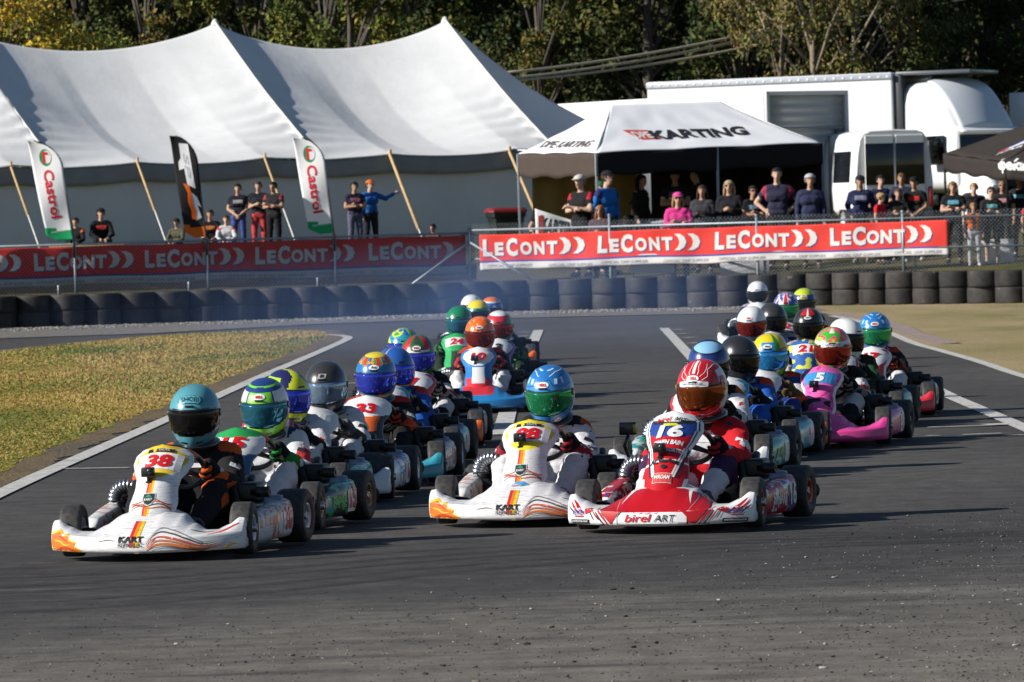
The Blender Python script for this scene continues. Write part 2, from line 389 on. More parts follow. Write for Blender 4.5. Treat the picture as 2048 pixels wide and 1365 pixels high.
# small stones and rubber marbles on the outside of the corner
def debris():
    rng = random.Random(5); mb = MB()
    for i in range(7500):
        D = 18.5 + 13 * rng.random() ** 1.25; px = 2150 - 2250 * rng.random() ** 1.7; p = at(px, hor(px), D); p.z = .004
        if D > 23 + 7 * (px / 2048) ** 2 + rng.uniform(-1.5, 1.5): continue
        s = rng.uniform(.002, .006) if rng.random() > .03 else rng.uniform(.007, .013)
        c = (.02, .02, .02) if rng.random() < .55 else ((.36, .34, .31) if rng.random() < .25 else (.15, .13, .10))
        e = rng.uniform(1, 2.4); mb.add(box(s * e * 1.2, s, s * .7, s * .25, 1), c, TR(p.x, p.y, p.z + s * .3) @ RZ(rng.uniform(0, 6)))
    rng = random.Random(6)
    for i in range(2600):                       # gravel in front of the tyres
        px = rng.uniform(-20, 1600); x = at(px, hor(px), 100).x; p = Vector((x, wall_y(x) - .5 - rng.random() ** 1.5 * 3.2, .009)); s = rng.uniform(.02, .06)
        mb.add(box(s, s * rng.uniform(.6, 1), s * .6, s * .2, 1), (.3, .28, .25) if rng.random() < .5 else (.13, .12, .11), TR(*p) @ RZ(rng.uniform(0, 6)))
    o = mb.build('loose_gravel', mat('stones', attr=True, rough=.9)); o['kind'] = 'stuff'; T(o, 'small loose stones and rubber crumbs on the asphalt and along the tyre wall', 'gravel')
debris()
def stripe(mb, pts, w, z):
    pts = [Vector((p[0], p[1], z)) for p in pts]; L = []; 
    for i, p in enumerate(pts):
        t = (pts[min(i+1, len(pts)-1)] - pts[max(i-1, 0)]).normalized(); nrm = Vector((-t.y, t.x, 0)); L.append((p + nrm * w/2, p - nrm * w/2))
    mb.add(([q for a in L for q in a], [(2*i, 2*i+1, 2*i+3, 2*i+2) for i in range(len(L)-1)]), smooth=False)
def smoothline(px, k=6):
    p = [Vector(q) for q in P(px)]; out = []
    for i in range(len(p)-1):
        a, b, c, d = p[max(i-1, 0)], p[i], p[i+1], p[min(i+2, len(p)-1)]
        for j in range(k):
            t = j / k; out.append(.5 * ((2*b) + (c-a)*t + (2*a-5*b+4*c-d)*t*t + (3*b-a-3*c+d)*t**3))
    return out + [p[-1]]
mb = MB()
stripe(mb, smoothline([(-500, 1236), (0, 990), (200, 900), (340, 838), (500, 765), (600, 722), (655, 698), (684, 685), (696, 678), (690, 674), (672, 672), (650, 671)], 8), .15, .013)
stripe(mb, P([(-300, 722), (0, 703), (55, 700)]), .10, .013)
for seg in ([(1077, 662), (1061, 698)], [(1021, 806), (1003, 872)]): stripe(mb, P(seg), .16, .013)
stripe(mb, P([(1328, 658), (1352, 683), (1398, 733), (1470, 800)]), .15, .013)
stripe(mb, smoothline([(1660, 633), (1720, 645), (1780, 668), (1830, 689), (1880, 703), (1960, 726), (2048, 755), (2400, 858)]), .13, .013)
stripe(mb, P([(1815, 752), (1905, 797), (2048, 858), (2300, 966)]), .15, .013)
for a, b, w in (((130, 941), (258, 939), .07), ((1855, 875), (1925, 876), .07), ((1925, 873), (2003, 870), .07), ((2003, 874), (2100, 873), .07), ((1855, 858), (1985, 854), .07), ((1982, 851), (2010, 853), .22),
                ((1900, 824), (1942, 822), .16), ((1042, 666), (1058, 666), .18), ((1040, 674), (1056, 674), .18), ((1346, 661), (1364, 661), .18), ((1356, 669), (1373, 669), .18), ((1366, 677), (1390, 677), .18), ((1376, 688), (1400, 688), .18), ((690, 770), (722, 768), .09)):
    stripe(mb, P([a, b]), w, .014)
struct(mb.build('lane_markings', M_LINE))
def dark_strip():  # near-black ground strip under the left banner, flecked with brown leaf litter
    x0, x1 = at(-250, 500, 100).x, at(945, 500, 103).x; vs = []; n = 90
    for i in range(n + 1):
        x = x0 + (x1 - x0) * i / n; w = wall_y(x)
        for j in range(9): y = w + .3 + j * (.75 + .1 * noise.noise(Vector((x * 2, 0, 0)))); vs.append((x, y, gz(x, y) + .015))
    MB().add((vs, [(i*9+j, (i+1)*9+j, (i+1)*9+j+1, i*9+j+1) for i in range(n) for j in range(8)])).build('dark_ground_strip', m_grass('dark_littered_ground', (.022, .019, .016), (.016, .015, .013), (.10, .06, .025), 1.5))['kind'] = 'structure'
dark_strip()
mb = MB()
for k, (dy, w) in enumerate(((0, .16), (14, .10), (-16, .13), (34, .09), (52, .12), (-34, .08))):
    stripe(mb, smoothline([(-120, 1182 + dy), (200, 1166 + dy), (520, 1142 + dy * .9), (900, 1112 + dy * .7), (1300, 1090 + dy * .5), (1700, 1078 + dy * .3), (2150, 1072 + dy * .2)], 6), w, .0075 + .0004 * k)
struct(mb.build('skid_marks', M_SKID))
# old red and white kerb on the right
kp = smoothline([(1655, 629), (1720, 640), (1775, 656), (1800, 669), (1840, 682), (1870, 690)], 10); mb = MB()
for i in range(len(kp)-1):
    a, b = kp[i], kp[i+1]; t = (b - a).normalized(); n = Vector((t.y, -t.x, 0)) * -1
    if n.x < 0: n = -n
    col = (.24, .12, .105) if i % 2 else (.36, .33, .30)
    mb.add(([a + Vector((0, 0, .005)), b + Vector((0, 0, .005)), b + n * .32 + Vector((0, 0, .018)), a + n * .32 + Vector((0, 0, .018)), b + n * .42 + Vector((0, 0, -.01)), a + n * .42 + Vector((0, 0, -.01))], [(0, 1, 2, 3), (3, 2, 4, 5)]), col, smooth=False)
struct(mb.build('kerb', mat('kerb_paint', attr=True, rough=.9, var=.35, nscale=4)))
# ------------------------------------------------------------------ tyre barrier: every tyre is a thing
TY_R, TY_H = .335, .31
def barrier_tyre():
    pr = [(.19, -.10), (.205, -.13), (.27, -TY_H/2), (.328, -TY_H/2 + .003), (.338, -.143), (TY_R + .003, -.10), (TY_R + .006, 0), (TY_R + .003, .10), (.338, .143), (.328, TY_H/2 - .003), (.27, TY_H/2), (.205, .13), (.19, .10), (.225, .06), (.225, -.06)]
    return MB().add(lathe(pr, 40), M=RY(-PI/2)).mesh('barrier_tyre', M_TYREOLD)
def m_tyreold():
    m, nt, b = newmat('old_tyre_rubber'); v = coords(nt)
    c = mixc(nt, ramp(nt, noisetex(nt, v, 5, 6, .7), .35, .75), (.013, .013, .015), (.036, .034, .033))
    oi = nt.nodes.new('ShaderNodeObjectInfo'); c = mixc(nt, 1.0, c, ramp(nt, oi.outputs['Random'], 0, 1, (.55, .55, .58), (1.7, 1.6, 1.5)), 'MULTIPLY')
    ofs = nt.nodes.new('ShaderNodeVectorMath'); ofs.operation = 'ADD'; nt.links.new(v, ofs.inputs[0]); nt.links.new(oi.outputs['Location'], ofs.inputs[1])
    c = mixc(nt, ramp(nt, noisetex(nt, ofs.outputs[0], 6, 5, .7), .66, .72), c, (.16, .15, .14))
    c = mixc(nt, ramp(nt, noisetex(nt, ofs.outputs[0], 1.4, 4, .6), .52, .75, (0,) * 3, (.6,) * 3), c, (.085, .075, .062))
    nt.links.new(c, b.inputs['Base Color']); b.inputs['Roughness'].default_value = .7; b.inputs['Specular IOR Level'].default_value = .3
    w = nt.nodes.new('ShaderNodeTexWave'); w.bands_direction = 'Z'; w.inputs['Scale'].default_value = 9; w.inputs['Distortion'].default_value = .3; nt.links.new(v, w.inputs['Vector'])
    bump(nt, b, w.outputs['Fac'], .25, .012); return m
M_TYREOLD = m_tyreold()
ty = barrier_tyre()
ORD = lambda n: str(n) + ('th' if 10 < n % 100 < 20 else {1: 'st', 2: 'nd', 3: 'rd'}.get(n % 10, 'th'))
rng = random.Random(11); pos = []; 
p = at(-75, hor(-75), 100.0); x = p.x
while True:
    q = Vector((x, wall_y(x), 0)); k = at(1024, 600, 100)
    if x > 9.9: break
    pos.append(q); t = Vector((1, (wall_y(x + .3) - wall_y(x)) / .3, 0)).normalized(); x += t.x * (TY_R * 2 + .004)
NS = len(pos)
for i, q in enumerate(pos):
    for lv in (0, 1):
        dx, dy = rng.uniform(-.015, .015), rng.uniform(-.04, .04)
        o = inst(ty, 'barrier_tyre'); o.location = (q.x + (dx if lv else 0), q.y + dy, TY_H/2 + lv * (TY_H + .001) - .002); o.rotation_euler = (0, 0, rng.uniform(0, 6))
        where = ORD(i + 1) + ' stack from the left' if i < NS / 2 else (ORD(NS - i) + ' stack from the right' if i < NS - 1 else 'last stack on the right')
        T(o, ('upper' if lv else 'lower') + ' black racing tyre of the barrier, in the ' + where, 'tyre', 'tyres stacked in the barrier wall')
# ------------------------------------------------------------------ fence behind the tyres with banners and flags
def fpt(px, D): 
    p = at(px, hor(px), D); return Vector((p.x, p.y, 0))
LA, LB = fpt(-190, 100.5), fpt(940, 103.8)         # left run recedes to the corner post
RA, RB = LB, fpt(2200, 98.4)
def on(a, b, px):                                    # point of segment a-b seen in photo column px (vertical plane)
    d = ray(px, hor(px)); k = d.x / d.y
    t = (k * a.y - a.x) / ((b.x - a.x) - k * (b.y - a.y)); return a + (b - a) * t
def zof(p, px, py): return at(px, py, p.y).z
def fence(a, b, posts, tops, label, railz, meshz):
    root = empty('chain_link_fence', (0, 0, 0)); T(root, label, 'fence', 'chain link fences behind the tyres')
    for px, top in zip(posts, tops):
        p = on(a, b, px); z1 = zof(p, px, top); z0 = gz(p.x, p.y) - .1
        mb = MB().add(tube([(p.x, p.y, z0), (p.x, p.y, z1)], .03, 10)).add(tube([(p.x, p.y, z1 - .002), (p.x, p.y, z1 + .03), (p.x, p.y, z1 + .04)], [.036, .034, .01], 10))
        mb.build('fence_post', M_GALV, root)
    d = (b - a).normalized()
    for z in railz: MB().add(tube([a + Vector((0, 0, z)), b + Vector((0, 0, z))], .021, 8)).build('rail', M_GALV, root)
    z0, z1 = meshz; h = z1 - z0; L = (b - a).length; mb = MB(); n = int(L / .075)
    for i in range(-int(h / .075), n):
        for sgn in (0, 1):
            s0 = i * .075; s1 = s0 + h; za, zb = (z0, z1) if sgn == 0 else (z1, z0)
            if s0 < 0: za += (zb - za) * (-s0 / h); s0 = 0
            if s1 > L: zb -= (zb - za) * ((s1 - L) / (s1 - s0)); s1 = L
            mb.add(tube([a + d * s0 + Vector((0, 0, za)), a + d * s1 + Vector((0, 0, zb))], .0028, 3, False))
    w = mb.build('wire_mesh', M_GALV, root); return root
fenceL = fence(LA, LB, [-100, 148, 413, 668, 938], [482, 474, 478, 470, 458], 'chain link fence on thin posts behind the left red banner', [1.57], (.35, 1.60))
fenceR = fence(RA, RB, [1219, 1513, 1805, 2090], [432, 433, 425, 425], 'chain link fence on the right carrying the longer red banner', [1.62, 1.05], (.35, 1.75))
p = on(LA, LB, 938); q0 = on(LA, LB, 800)
MB().add(tube([p + Vector((-.02, -.05, 1.38)), q0 + Vector((0, -.10, .45))], .024, 8)).build('brace', M_GALV, fenceL)
q0 = on(RA, RB, 1085); MB().add(tube([p + Vector((.02, -.05, 1.38)), q0 + Vector((0, -.05, .45))], .024, 8)).build('brace', M_GALV, fenceR)
MB().add(tube([p + Vector((-.45, 0, 1.46)), p + Vector((0, 0, 1.56)), p + Vector((.4, 0, 1.48))], .02, 8)).build('corner_clamp', M_GALV, fenceL)
# short second-row posts below the banner
for px in (110, 372, 631, 1228, 1530, 1832):
    a, b = (LA, LB) if px < 940 else (RA, RB); p = on(a, b, px); p.y += .5; z = gz(p.x, p.y)
    o = MB().add(tube([p + Vector((0, 0, z - .1)), p + Vector((0, 0, .92))], .028, 8)).add(tube([p + Vector((0, 0, .915)), p + Vector((0, 0, .94))], [.033, .012], 8)).build('short_post', M_GALV)
    T(o, 'short steel post behind the red banner ' + {110: 'near the left green and white flag', 372: 'under the black flag', 631: 'under the second green and white flag', 1228: 'near the pink top', 1530: 'below the beanie wearer', 1832: 'near its right end'}[px], 'post', 'short posts behind the banner')
def banner(a, b, px0, px1, ytop, ybot, units, off, label, sag):
    p0, p1 = on(a, b, px0), on(a, b, px1)
    if px0 < 940: nrm = Vector((0, 1, 0)) * off
    else: nrm = Vector((0, -1, 0)) * -off
    zt0, zt1 = zof(p0, px0, ytop[0]), zof(p1, px1, ytop[1]); zb0, zb1 = zof(p0, px0, ybot[0]), zof(p1, px1, ybot[1]); L = (p1 - p0).length
    def fn(u, v):
        q = p0 + (p1 - p0) * u; zt = zt0 + (zt1 - zt0) * u; zb = zb0 + (zb1 - zb0) * u
        w = abs(sin(u * L / 1.9 * PI)); zt -= sag * w; zb += .012 * sin(u * L * 2.3)
        y = off + .028 * sin(u * L * 2.1 + v * 2.4) + .012 * sin(u * L * 7.3 - v * 3) + .05 * noise.noise(Vector((u * L * 1.6 + v * .7, v * 1.2, px0 * .01))) * (1 if v > .04 else .3)
        return Vector((q.x, q.y + y, zb + (zt - zb) * v))
    mb = MB(); nu, nv = int(L / .06), 20; N = (nu) * nv
    def band(f, nrm_):
        pass
    sh = shell(fn, nu, nv, .003); red, wh, bl = (.66, .045, .035), (.62, .60, .58), (.05, .06, .30); k = [0]
    vs = sh[0]
    mb.add(sh, (.7, .06, .04), smooth=True)
    for i, f in enumerate(mb.f):
        j = (i % N) % nv if i < 2 * N else 10
        mb.c[i] = wh if j < 4 else (bl if j < 5 else red)
    bv = mb.bvh(); ex = (p1 - p0).normalized(); n = Vector((ex.y, -ex.x, 0)); up = Vector((0, 0, 1))
    if n.y > 0: n = -n
    for ux in units:
        u = lambda f: ux + f * UNIT
        def zc(px, v): 
            t = ((on(a, b, px)) - p0).length / L; return fn(t, v)
        for sh_, col, of in ((Vector((.018, 0, -.018)), (.05, .06, .26), .004), (Vector((0, 0, 0)), (.66, .65, .62), .007)):
            for s, c, h, w_, dz in (('L', 0.055, .34, .19, 0), ('E', .16, .26, .18, -.03), ('C', .275, .36, .24, 0), ('O', .40, .26, .24, -.03), ('N', .52, .26, .22, -.03), ('T', .635, .26, .22, -.03)):
                px = u(c); q = zc(px, .625) + sh_ + up * dz
                if p0.x + .12 < q.x < p1.x - .1: put_text(mb, bv, s, q, ex, up, n, h, c and col, .05, 0, w_ * UNIT / 212, 2, of)
            for c in (.755, .88):
                q = zc(u(c), .625) + sh_
                if p0.x + .15 < q.x < p1.x - .12:
                    arc = [(-.13 + .0, .16), (-.02, .16), (.08, .10), (.12, 0), (.08, -.10), (-.02, -.16), (-.13, -.16), (-.05, -.09), (-.02, 0), (-.05, .09)]
                    put_poly(mb, bv, arc, q, ex, up, n, col, of, 1)
        for c in (.25, .8):
            q = zc(u(c), .09)
            if p0.x + .4 < q.x < p1.x - .4: put_text(mb, bv, 'OFFICIAL GRIP SUPPLIER', q, ex, up, n, .055, (.2, .2, .26), .0, .2, .95, 0, .004)
    o = mb.build('banner', M_SHEET); T(o, label, 'banner', 'red banners on the fence'); return o
UNIT = 215
banner(LA, LB, -160, 930, (502, 470), (580, 546), [-160, 64, 286, 507, 733], .05, 'shaded red lettered banner on the left fence run, ending at the corner post', .015)
UNIT = 222
banner(RA, RB, 958, 1895, (470, 440), (541, 510), [962, 1192, 1426, 1656], -.05, 'sunlit red lettered banner on the right fence run, from the corner post to the crowd', .012)
# feather flags tied to the fence posts
def flag(px_post, ybase, px_top, ytop, spec, label):
    p = on(LA, LB, px_post); zb = zof(p, px_post, ybase); pt = on(LA, LB, px_top); zt = zof(p, px_top, ytop)
    root = empty('feather_flag', p); T(root, label, 'flag', 'feather flags on the fence posts')
    hgt = zt - zb; lean = pt.x - p.x; W0 = spec['w']
    def edge(t):       # pole curve: straight then bending over to the left
        if t < .70: return Vector((lean * .22 * t / .7, 0, zb + hgt * t))
        k = min(1.0, (t - .70) / .30); return Vector((lean * (.22 + .78 * k ** 2.0), 0, zb + hgt * (.70 + .30 * (1 - (1 - k) ** 1.35))))
    ro = Vector((.0, -.07, 0))
    MB().add(tube([ro + Vector((0, 0, zb - .28))] + [ro + edge(t / 24) for t in range(25)], [.018] * 6 + [.011] * 20, 8)).build('pole', mat('flag_pole', hx('#1a1b1d'), .4), root)
    def fn(u, v):      # v along pole, u away from it
        t = .04 + .955 * v; e = edge(t); wf = 1.0 if t < .72 else math.sqrt(max(0, 1 - ((t - .72) / .275) ** 2)) ** 1.0
        tilt = Vector((-1, 0, .06 - (.16 * (1 - v * 3) if v < .33 else 0)))
        cut = 1 if t > .10 else .25 + .75 * (t / .10)
        x0 = Vector((p.x * 0 + lean * (.10 + .52 * max(t, .1) ** .9) - W0 * .78, 0, e.z)) 
        xl = e.x + (x0.x - e.x) * cut if t < .985 else e.x - .02
        if t > .72: xl = min(e.x - .004, x0.x + 0)
        q = Vector((e.x + (xl - e.x) * u, .03 * sin(u * 2.6 + v * 7) , e.z + (xl - e.x) * u * (-.03) * (1 if v > .1 else -2))); return ro + q
    mb = MB(); mb.add(shell(fn, 14, 60, .004), spec['base'])
    for i, f in enumerate(mb.f):
        z = sum(mb.v[k].z for k in f) / len(f); v = (z - zb) / hgt
        mb.c[i] = spec['foot'] if v < .145 + .012 * sin(sum(mb.v[k].x for k in f) / len(f) * 9) else spec['base']
    bv = mb.bvh(); n = Vector((0, -1, 0)); c = lambda v, u=.5: fn(u, v)
    d = (c(.8) - c(.2)).normalized(); side = Vector((d.z, 0, -d.x))
    spec['art'](mb, bv, c, d, side, n)
    mb.build('flag_cloth', M_SHEET, root); return root
def castrol(mb, bv, c, d, side, n):
    q = c(.80); put_ellipse(mb, bv, q, side, d, n, .115, .165, (.01, .30, .10), .004); put_ellipse(mb, bv, q + d * .005 + side * .03, side, d, n, .085, .125, (.82, .82, .82), .006)
    put_poly(mb, bv, [(-.05, .12), (.05, .10), (.08, .04), (.0, .05), (-.005, -.10), (-.06, -.12)], q, side, d, n, (.72, .03, .04), .008, 1)
    put_text(mb, bv, 'Castrol', c(.46), -d, side, n, .20, (.72, .03, .05), .03, 0, .95, 2, .005)
    put_text(mb, bv, 'castrol.com', c(.10), side, d, n, .05, (.8, .85, .8), .0, 0, .30, 0, .005)
def sparco(mb, bv, c, d, side, n):
    w = (.75, .75, .77); o_ = (.74, .13, .01)
    put_poly(mb, bv, [(-.10, .62), (.075, .58), (.10, -.30), (-.045, -.20), (-.06, .12), (-.165, .10), (-.155, .26), (-.10, .33)], c(.62, .45), side, d, n, w, .005, 2)
    put_text(mb, bv, 'SP', c(.70, .46), -d, side, n, .10, (.45, .46, .5), .02, .2, .5, 2, .008)
    put_poly(mb, bv, [(.0, .22), (.10, .10), (.15, -.10), (.08, -.04), (.13, -.30), (.02, -.34), (-.02, -.1)], c(.33, .42), side, d, n, (.55, .62, .70), .005, 1)
    put_poly(mb, bv, [(-.13, .40), (-.02, .32), (.01, .1), (.0, -.05), (.045, -.18), (.03, -.34), (-.06, -.32), (-.05, -.15), (-.09, .02), (-.07, .2)], c(.34, .42), side, d, n, o_, .008, 1)
flag(148, 488, 72, 282, dict(w=.52, base=(.88, .88, .88), foot=(.01, .34, .12), art=castrol), 'white and green oil brand feather flag nearest the left edge')
flag(413, 482, 356, 272, dict(w=.42, base=(.012, .012, .014), foot=(.72, .14, .01), art=sparco), 'black feather flag with white lettering and an orange foot')
flag(668, 474, 609, 276, dict(w=.52, base=(.88, .88, .88), foot=(.01, .34, .12), art=castrol), 'white and green oil brand feather flag right of the black one')
# ------------------------------------------------------------------ marquee
def m_canvas():
    m, nt, b = newmat('white_canvas'); v = coords(nt)
    c = mixc(nt, ramp(nt, noisetex(nt, v, .8, 6, .65), .35, .75), (.64, .65, .66), (.57, .575, .58))
    c = mixc(nt, ramp(nt, noisetex(nt, coords(nt, (.5, .5, 2)), 3, 6, .7), .66, .85), c, (.50, .48, .44))
    nt.links.new(c, b.inputs['Base Color']); b.inputs['Roughness'].default_value = .7; b.inputs['Specular IOR Level'].default_value = .2
    bump(nt, b, noisetex(nt, coords(nt, (1, 1, 1)), 2.2, 5, .6), .28, .04); return m
M_CANVAS = m_canvas()
M_ROPE = mat('pale_rope', hx('#dcdad2'), .9, var=.3, nscale=40); M_WOOD = mat('timber_pole', hx('#c8a878'), .7, var=.3, nscale=12)
TX = .0046
def DR(px): return 126 + TX * (px - 660)
def DE(px): return 119 + TX * (px - 625)
def ridge(px):
    pk = [-80, 430, 890]
    i = 0 if px < 430 else 1; a, b = pk[i], pk[i+1]; t = (px - a) / (b - a); s = max(0.0, 4 * t * (1 - t))
    y = 47 + (42 - 47) * (px - 430) / 460 + s * (44 if i else 40) + (s ** .5 * 11 if s > 0 else 0) + (0 if i else (1 - t) * 6)
    return at(px, y, DR(px))
def eave(px, dy=0):
    y = 334 - .0325 * (px - 22); k = abs(((px - 22) % 253.5) / 253.5 - .5) * 2
    return at(px, y + 7 * (1 - k ** 2) + dy, DE(px))
def to_eave(px): return px + 196 + 29 * (px + 80) / 970      # ridge column -> eave column of the same seam
marq = empty('marquee', (0, 0, 0)); T(marq, 'big white peaked marquee tent with sagging roof along the left background', 'marquee')
def roof(u, v):
    px = -200 + (890 + 200) * u; a = ridge(max(px, -80))
    if px < -80: a = at(px, 47 + 40 * min(1, (-80 - px) / 250), DR(px))
    b = eave(to_eave(px)); q = a + (b - a) * v
    pk = min(abs(px - s) for s in (-80, 430, 890)) / 85.0          # metres from the nearest seam
    q.z -= (.42 * sin(PI * v) * min(1, pk / 2.2) + .10 * sin(PI * v))
    sm = min(1, max(0, (v - .22) / .5)); near = min((-80, 430, 890), key=lambda s: abs(px - s)); w = math.exp(-(pk / 1.1) ** 2) * sm * (1 if px <= near else .35) * min(1, pk * 4 + .1)
    q += Vector((0, -.042, .042)) * (w * sin(v * 62 + pk * 2.2 + 1.5 * sin(v * 9)))
    q += Vector((0, -.022, .022)) * noise.noise(Vector((px * .012, v * 3.0, 2)))  * sin(PI * v)
    return q
MB().add(shell(roof, 260, 90, .02)).build('roof', M_CANVAS, marq)
# hipped right end
def hip(v): return roof(1, v)
def far(v):
    pts = [(890, 42), (960, 104), (1040, 165), (1100, 203), (1165, 238), (1240, 272), (1330, 305)]
    k = v * 6; i = min(int(k), 5); a, b = pts[i], pts[i+1]; t = k - i; return at(a[0] + (b[0]-a[0])*t, a[1] + (b[1]-a[1])*t, DR(890) + 2.5 * v + .0)
def endp(u, v):
    q = hip(v) + (far(v) - hip(v)) * u; q.z -= .55 * sin(PI * u) * sin(PI * v * .9) ; q.y -= .03 * sin(v * 50) * math.exp(-(u * 4) ** 2); return q
MB().add(shell(endp, 40, 60, .02)).build('roof', M_CANVAS, marq)
for px in (-80, 430, 890):
    mb = MB().add(tube([roof((px + 200) / 1090, k / 40) + Vector((0, -.03, .03)) for k in range(41)], .030, 6)); mb.build('seam_rope', M_ROPE, marq)
    q = ridge(px); MB().add(tube([q + Vector((0, 0, -.1)), q + Vector((0, 0, .03)), q + Vector((0, 0, .10))], [.12, .08, .03], 10)).build('peak_cap', M_CANVAS, marq)
def val(u, v): q = eave(-160 + 1275 * u, 0); return q + Vector((0, .02 + .02 * sin(u * 160) * (1 - v), -.40 * (1 - v) - .0))
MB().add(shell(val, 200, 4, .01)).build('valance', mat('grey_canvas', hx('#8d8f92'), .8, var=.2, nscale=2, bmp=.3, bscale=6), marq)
def wall(u, v):
    q = eave(-160 + 1275 * u); z0 = gz(q.x, q.y) - .05; zt = q.z - .1; q.z = z0 + (zt - z0) * v; q.y += .14 + .035 * sin(u * 55) * (1 - v * .6) + .05 * noise.noise(Vector((u * 22, v * 2, 0))); return q
MB().add(shell(wall, 220, 24, .01)).build('wall', M_CANVAS, marq)
ec = eave(1115); fc = at(1330, 305, DR(890) + 2.5)
def ewall(u, v):
    q = ec + (fc - ec) * u; z0 = gz(q.x, q.y) - .05; q.z = z0 + (q.z - .1 - z0) * v; q.y += .1 + .03 * sin(u * 30); return q
MB().add(shell(ewall, 60, 10, .01)).build('wall', M_CANVAS, marq)
for px, x2, y2 in ((22, 82, 505), (275, 335, 492), (530, 590, 482), (780, 847, 484), (1019, 1092, 474)):
    a = eave(px); b = at(x2, y2, DE(px) - 3.2); d = (b - a).normalized(); zt = gz(b.x, b.y); b = b + d * max(0, (b.z - zt) / max(.05, -d.z)); 
    k = .52 if px < 700 else .8; m_ = a + (b - a) * k
    MB().add(tube([a + Vector((0, 0, .12)), a, m_], .030 if px < 700 else .042, 8)).build('eave_pole', M_WOOD, marq)
    MB().add(tube([m_, b], .016, 6)).build('guy_rope', M_ROPE, marq)
# ------------------------------------------------------------------ pop-up gazebos
M_GWHITE = mat('white_polyester', hx('#e3e5ea'), .6, var=.06, nscale=3, bmp=.2, bscale=3, attr=True)
M_GBLACK = mat('black_polyester', attr=True, rough=.9, var=.15, nscale=5, bmp=.15, bscale=9, spec=.08)
A, B, C_ = at(1036, 308, 108.2), at(1192, 306, 104.7), at(1645, 286, 106.5)
P1, P2 = at(1222, 210, 106.9), at(1440, 203, 107.7); D_ = A + (C_ - B)
gz1 = empty('gazebo', (B.x, B.y, gz(B.x, B.y))); T(gz1, 'white pop-up gazebo with black sides lettered karting', 'gazebo')
inv = Matrix.Translation(-Vector(gz1.location))
mb = MB()
gw = (.78, .79, .82)
def panel(a, b, p, q, sagk=.10):
    def fn(u, v):
        e = a + (b - a) * u; r = p + (q - p) * u; s = e + (r - e) * v; s.z -= sagk * sin(PI * v) * (.6 + .4 * sin(PI * u)) - .02 * abs(sin(u * 3 * PI)) * (1 - v)
        s.z += .025 * noise.noise(Vector((u * 9, v * 4, a.x))) * sin(PI * v); return s
    return fn
F1 = panel(B, C_, P1, P2)
mb.add(shell(F1, 50, 24, .012), gw); mb.add(shell(panel(A, B, P1, P1 + Vector((.002, 0, 0)), .06), 30, 20, .012), gw)
mb.add(shell(panel(C_, D_, P2, P2 + Vector((.002, 0, 0)), .06), 20, 12, .012), gw); mb.add(shell(panel(D_, A, P2, P1), 20, 12, .012), gw)
bv = mb.bvh(); q = F1(.44, .36); ex = (F1(.8, .36) - F1(.2, .36)).normalized(); ey = (F1(.44, .7) - F1(.44, .2)).normalized(); n = ex.cross(ey).normalized()
if n.y > 0: n = -n
put_text(mb, bv, 'KARTING', F1(.535, .40), ex, ey, n, .46, (.015, .015, .017), .045, 0, 2.10, 2, .012)
put_poly(mb, bv, [(-.36, .25), (.18, .25), (.34, -.22), (-.10, -.22)], F1(.225, .40), ex, ey, n, (.60, .08, .06), .008, 2)
put_text(mb, bv, 'DPE', F1(.22, .40), ex, ey, n, .30, (.78, .74, .74), .03, -.2, .42, 2, .016)
G2 = panel(A, B, P1, P1 + Vector((.002, 0, 0)), .06); ex2 = (B - A).normalized(); ey2 = (P1 - (A + B) / 2).normalized(); n2 = ex2.cross(ey2)
if n2.x > 0: n2 = -n2
put_text(mb, bv, 'DPE KARTING', G2(.5, .20), ex2, ey2, n2, .24, (.12, .10, .10), .03, 0, 2.4, 2, .012)
mb.build('canopy', M_GWHITE, gz1, inv)
mb = MB(); blk = (.022, .021, .022); blk_sunlit = (.075, .058, .050)  # left valance is black cloth too, its sunlight put into the browner colour
def drop(a, b, h, wob=.02):
    def fn(u, v):
        q = a + (b - a) * u; return Vector((q.x, q.y + wob * sin(u * 17) * (1 - v), q.z - .005 - (h + .05 * sin(u * PI * 3) ** 2) * (1 - v)))
    return fn
mb.add(shell(drop(A, B, .46), 30, 5, .008), blk_sunlit).add(shell(drop(B, C_, .42), 60, 5, .008), blk).add(shell(drop(C_, D_, .42), 20, 5, .008), blk).add(shell(drop(D_, A, .42), 20, 5, .008), blk)
mb.build('valance', M_GBLACK, gz1, inv)
def side(a, b): 
    def fn(u, v):
        q = a + (b - a) * u; z0 = gz(q.x, q.y); return Vector((q.x, q.y + .03 * sin(u * 21), z0 + (q.z - .3 - z0) * v))
    return fn
mid = B + (C_ - B) * .53; midb = A + (D_ - A) * .53
mb = MB().add(shell(side(mid + (midb - mid) * .82, C_ + (D_ - C_) * .82), 30, 6, .008), blk).add(shell(side(C_, D_), 20, 6, .008), blk); mb.build('side_wall', M_GBLACK, gz1, inv)
MB().add(shell(side(A + (D_ - A) * .06, midb), 24, 6, .008), (.34, .25, .09)).build('side_wall', M_GBLACK, gz1, inv)
for q in (A, B, C_, D_, mid, midb):
    z0 = gz(q.x, q.y); mb = MB().add(box(.055, .055, q.z - z0, .006), M=TR(q.x, q.y + .03, (q.z + z0) / 2)).add(box(.12, .12, .02, .004), M=TR(q.x, q.y + .03, z0 + .01)); mb.build('leg', M_GALV, gz1, inv)
mb = MB()
gc = (A + B + C_ + D_) / 4
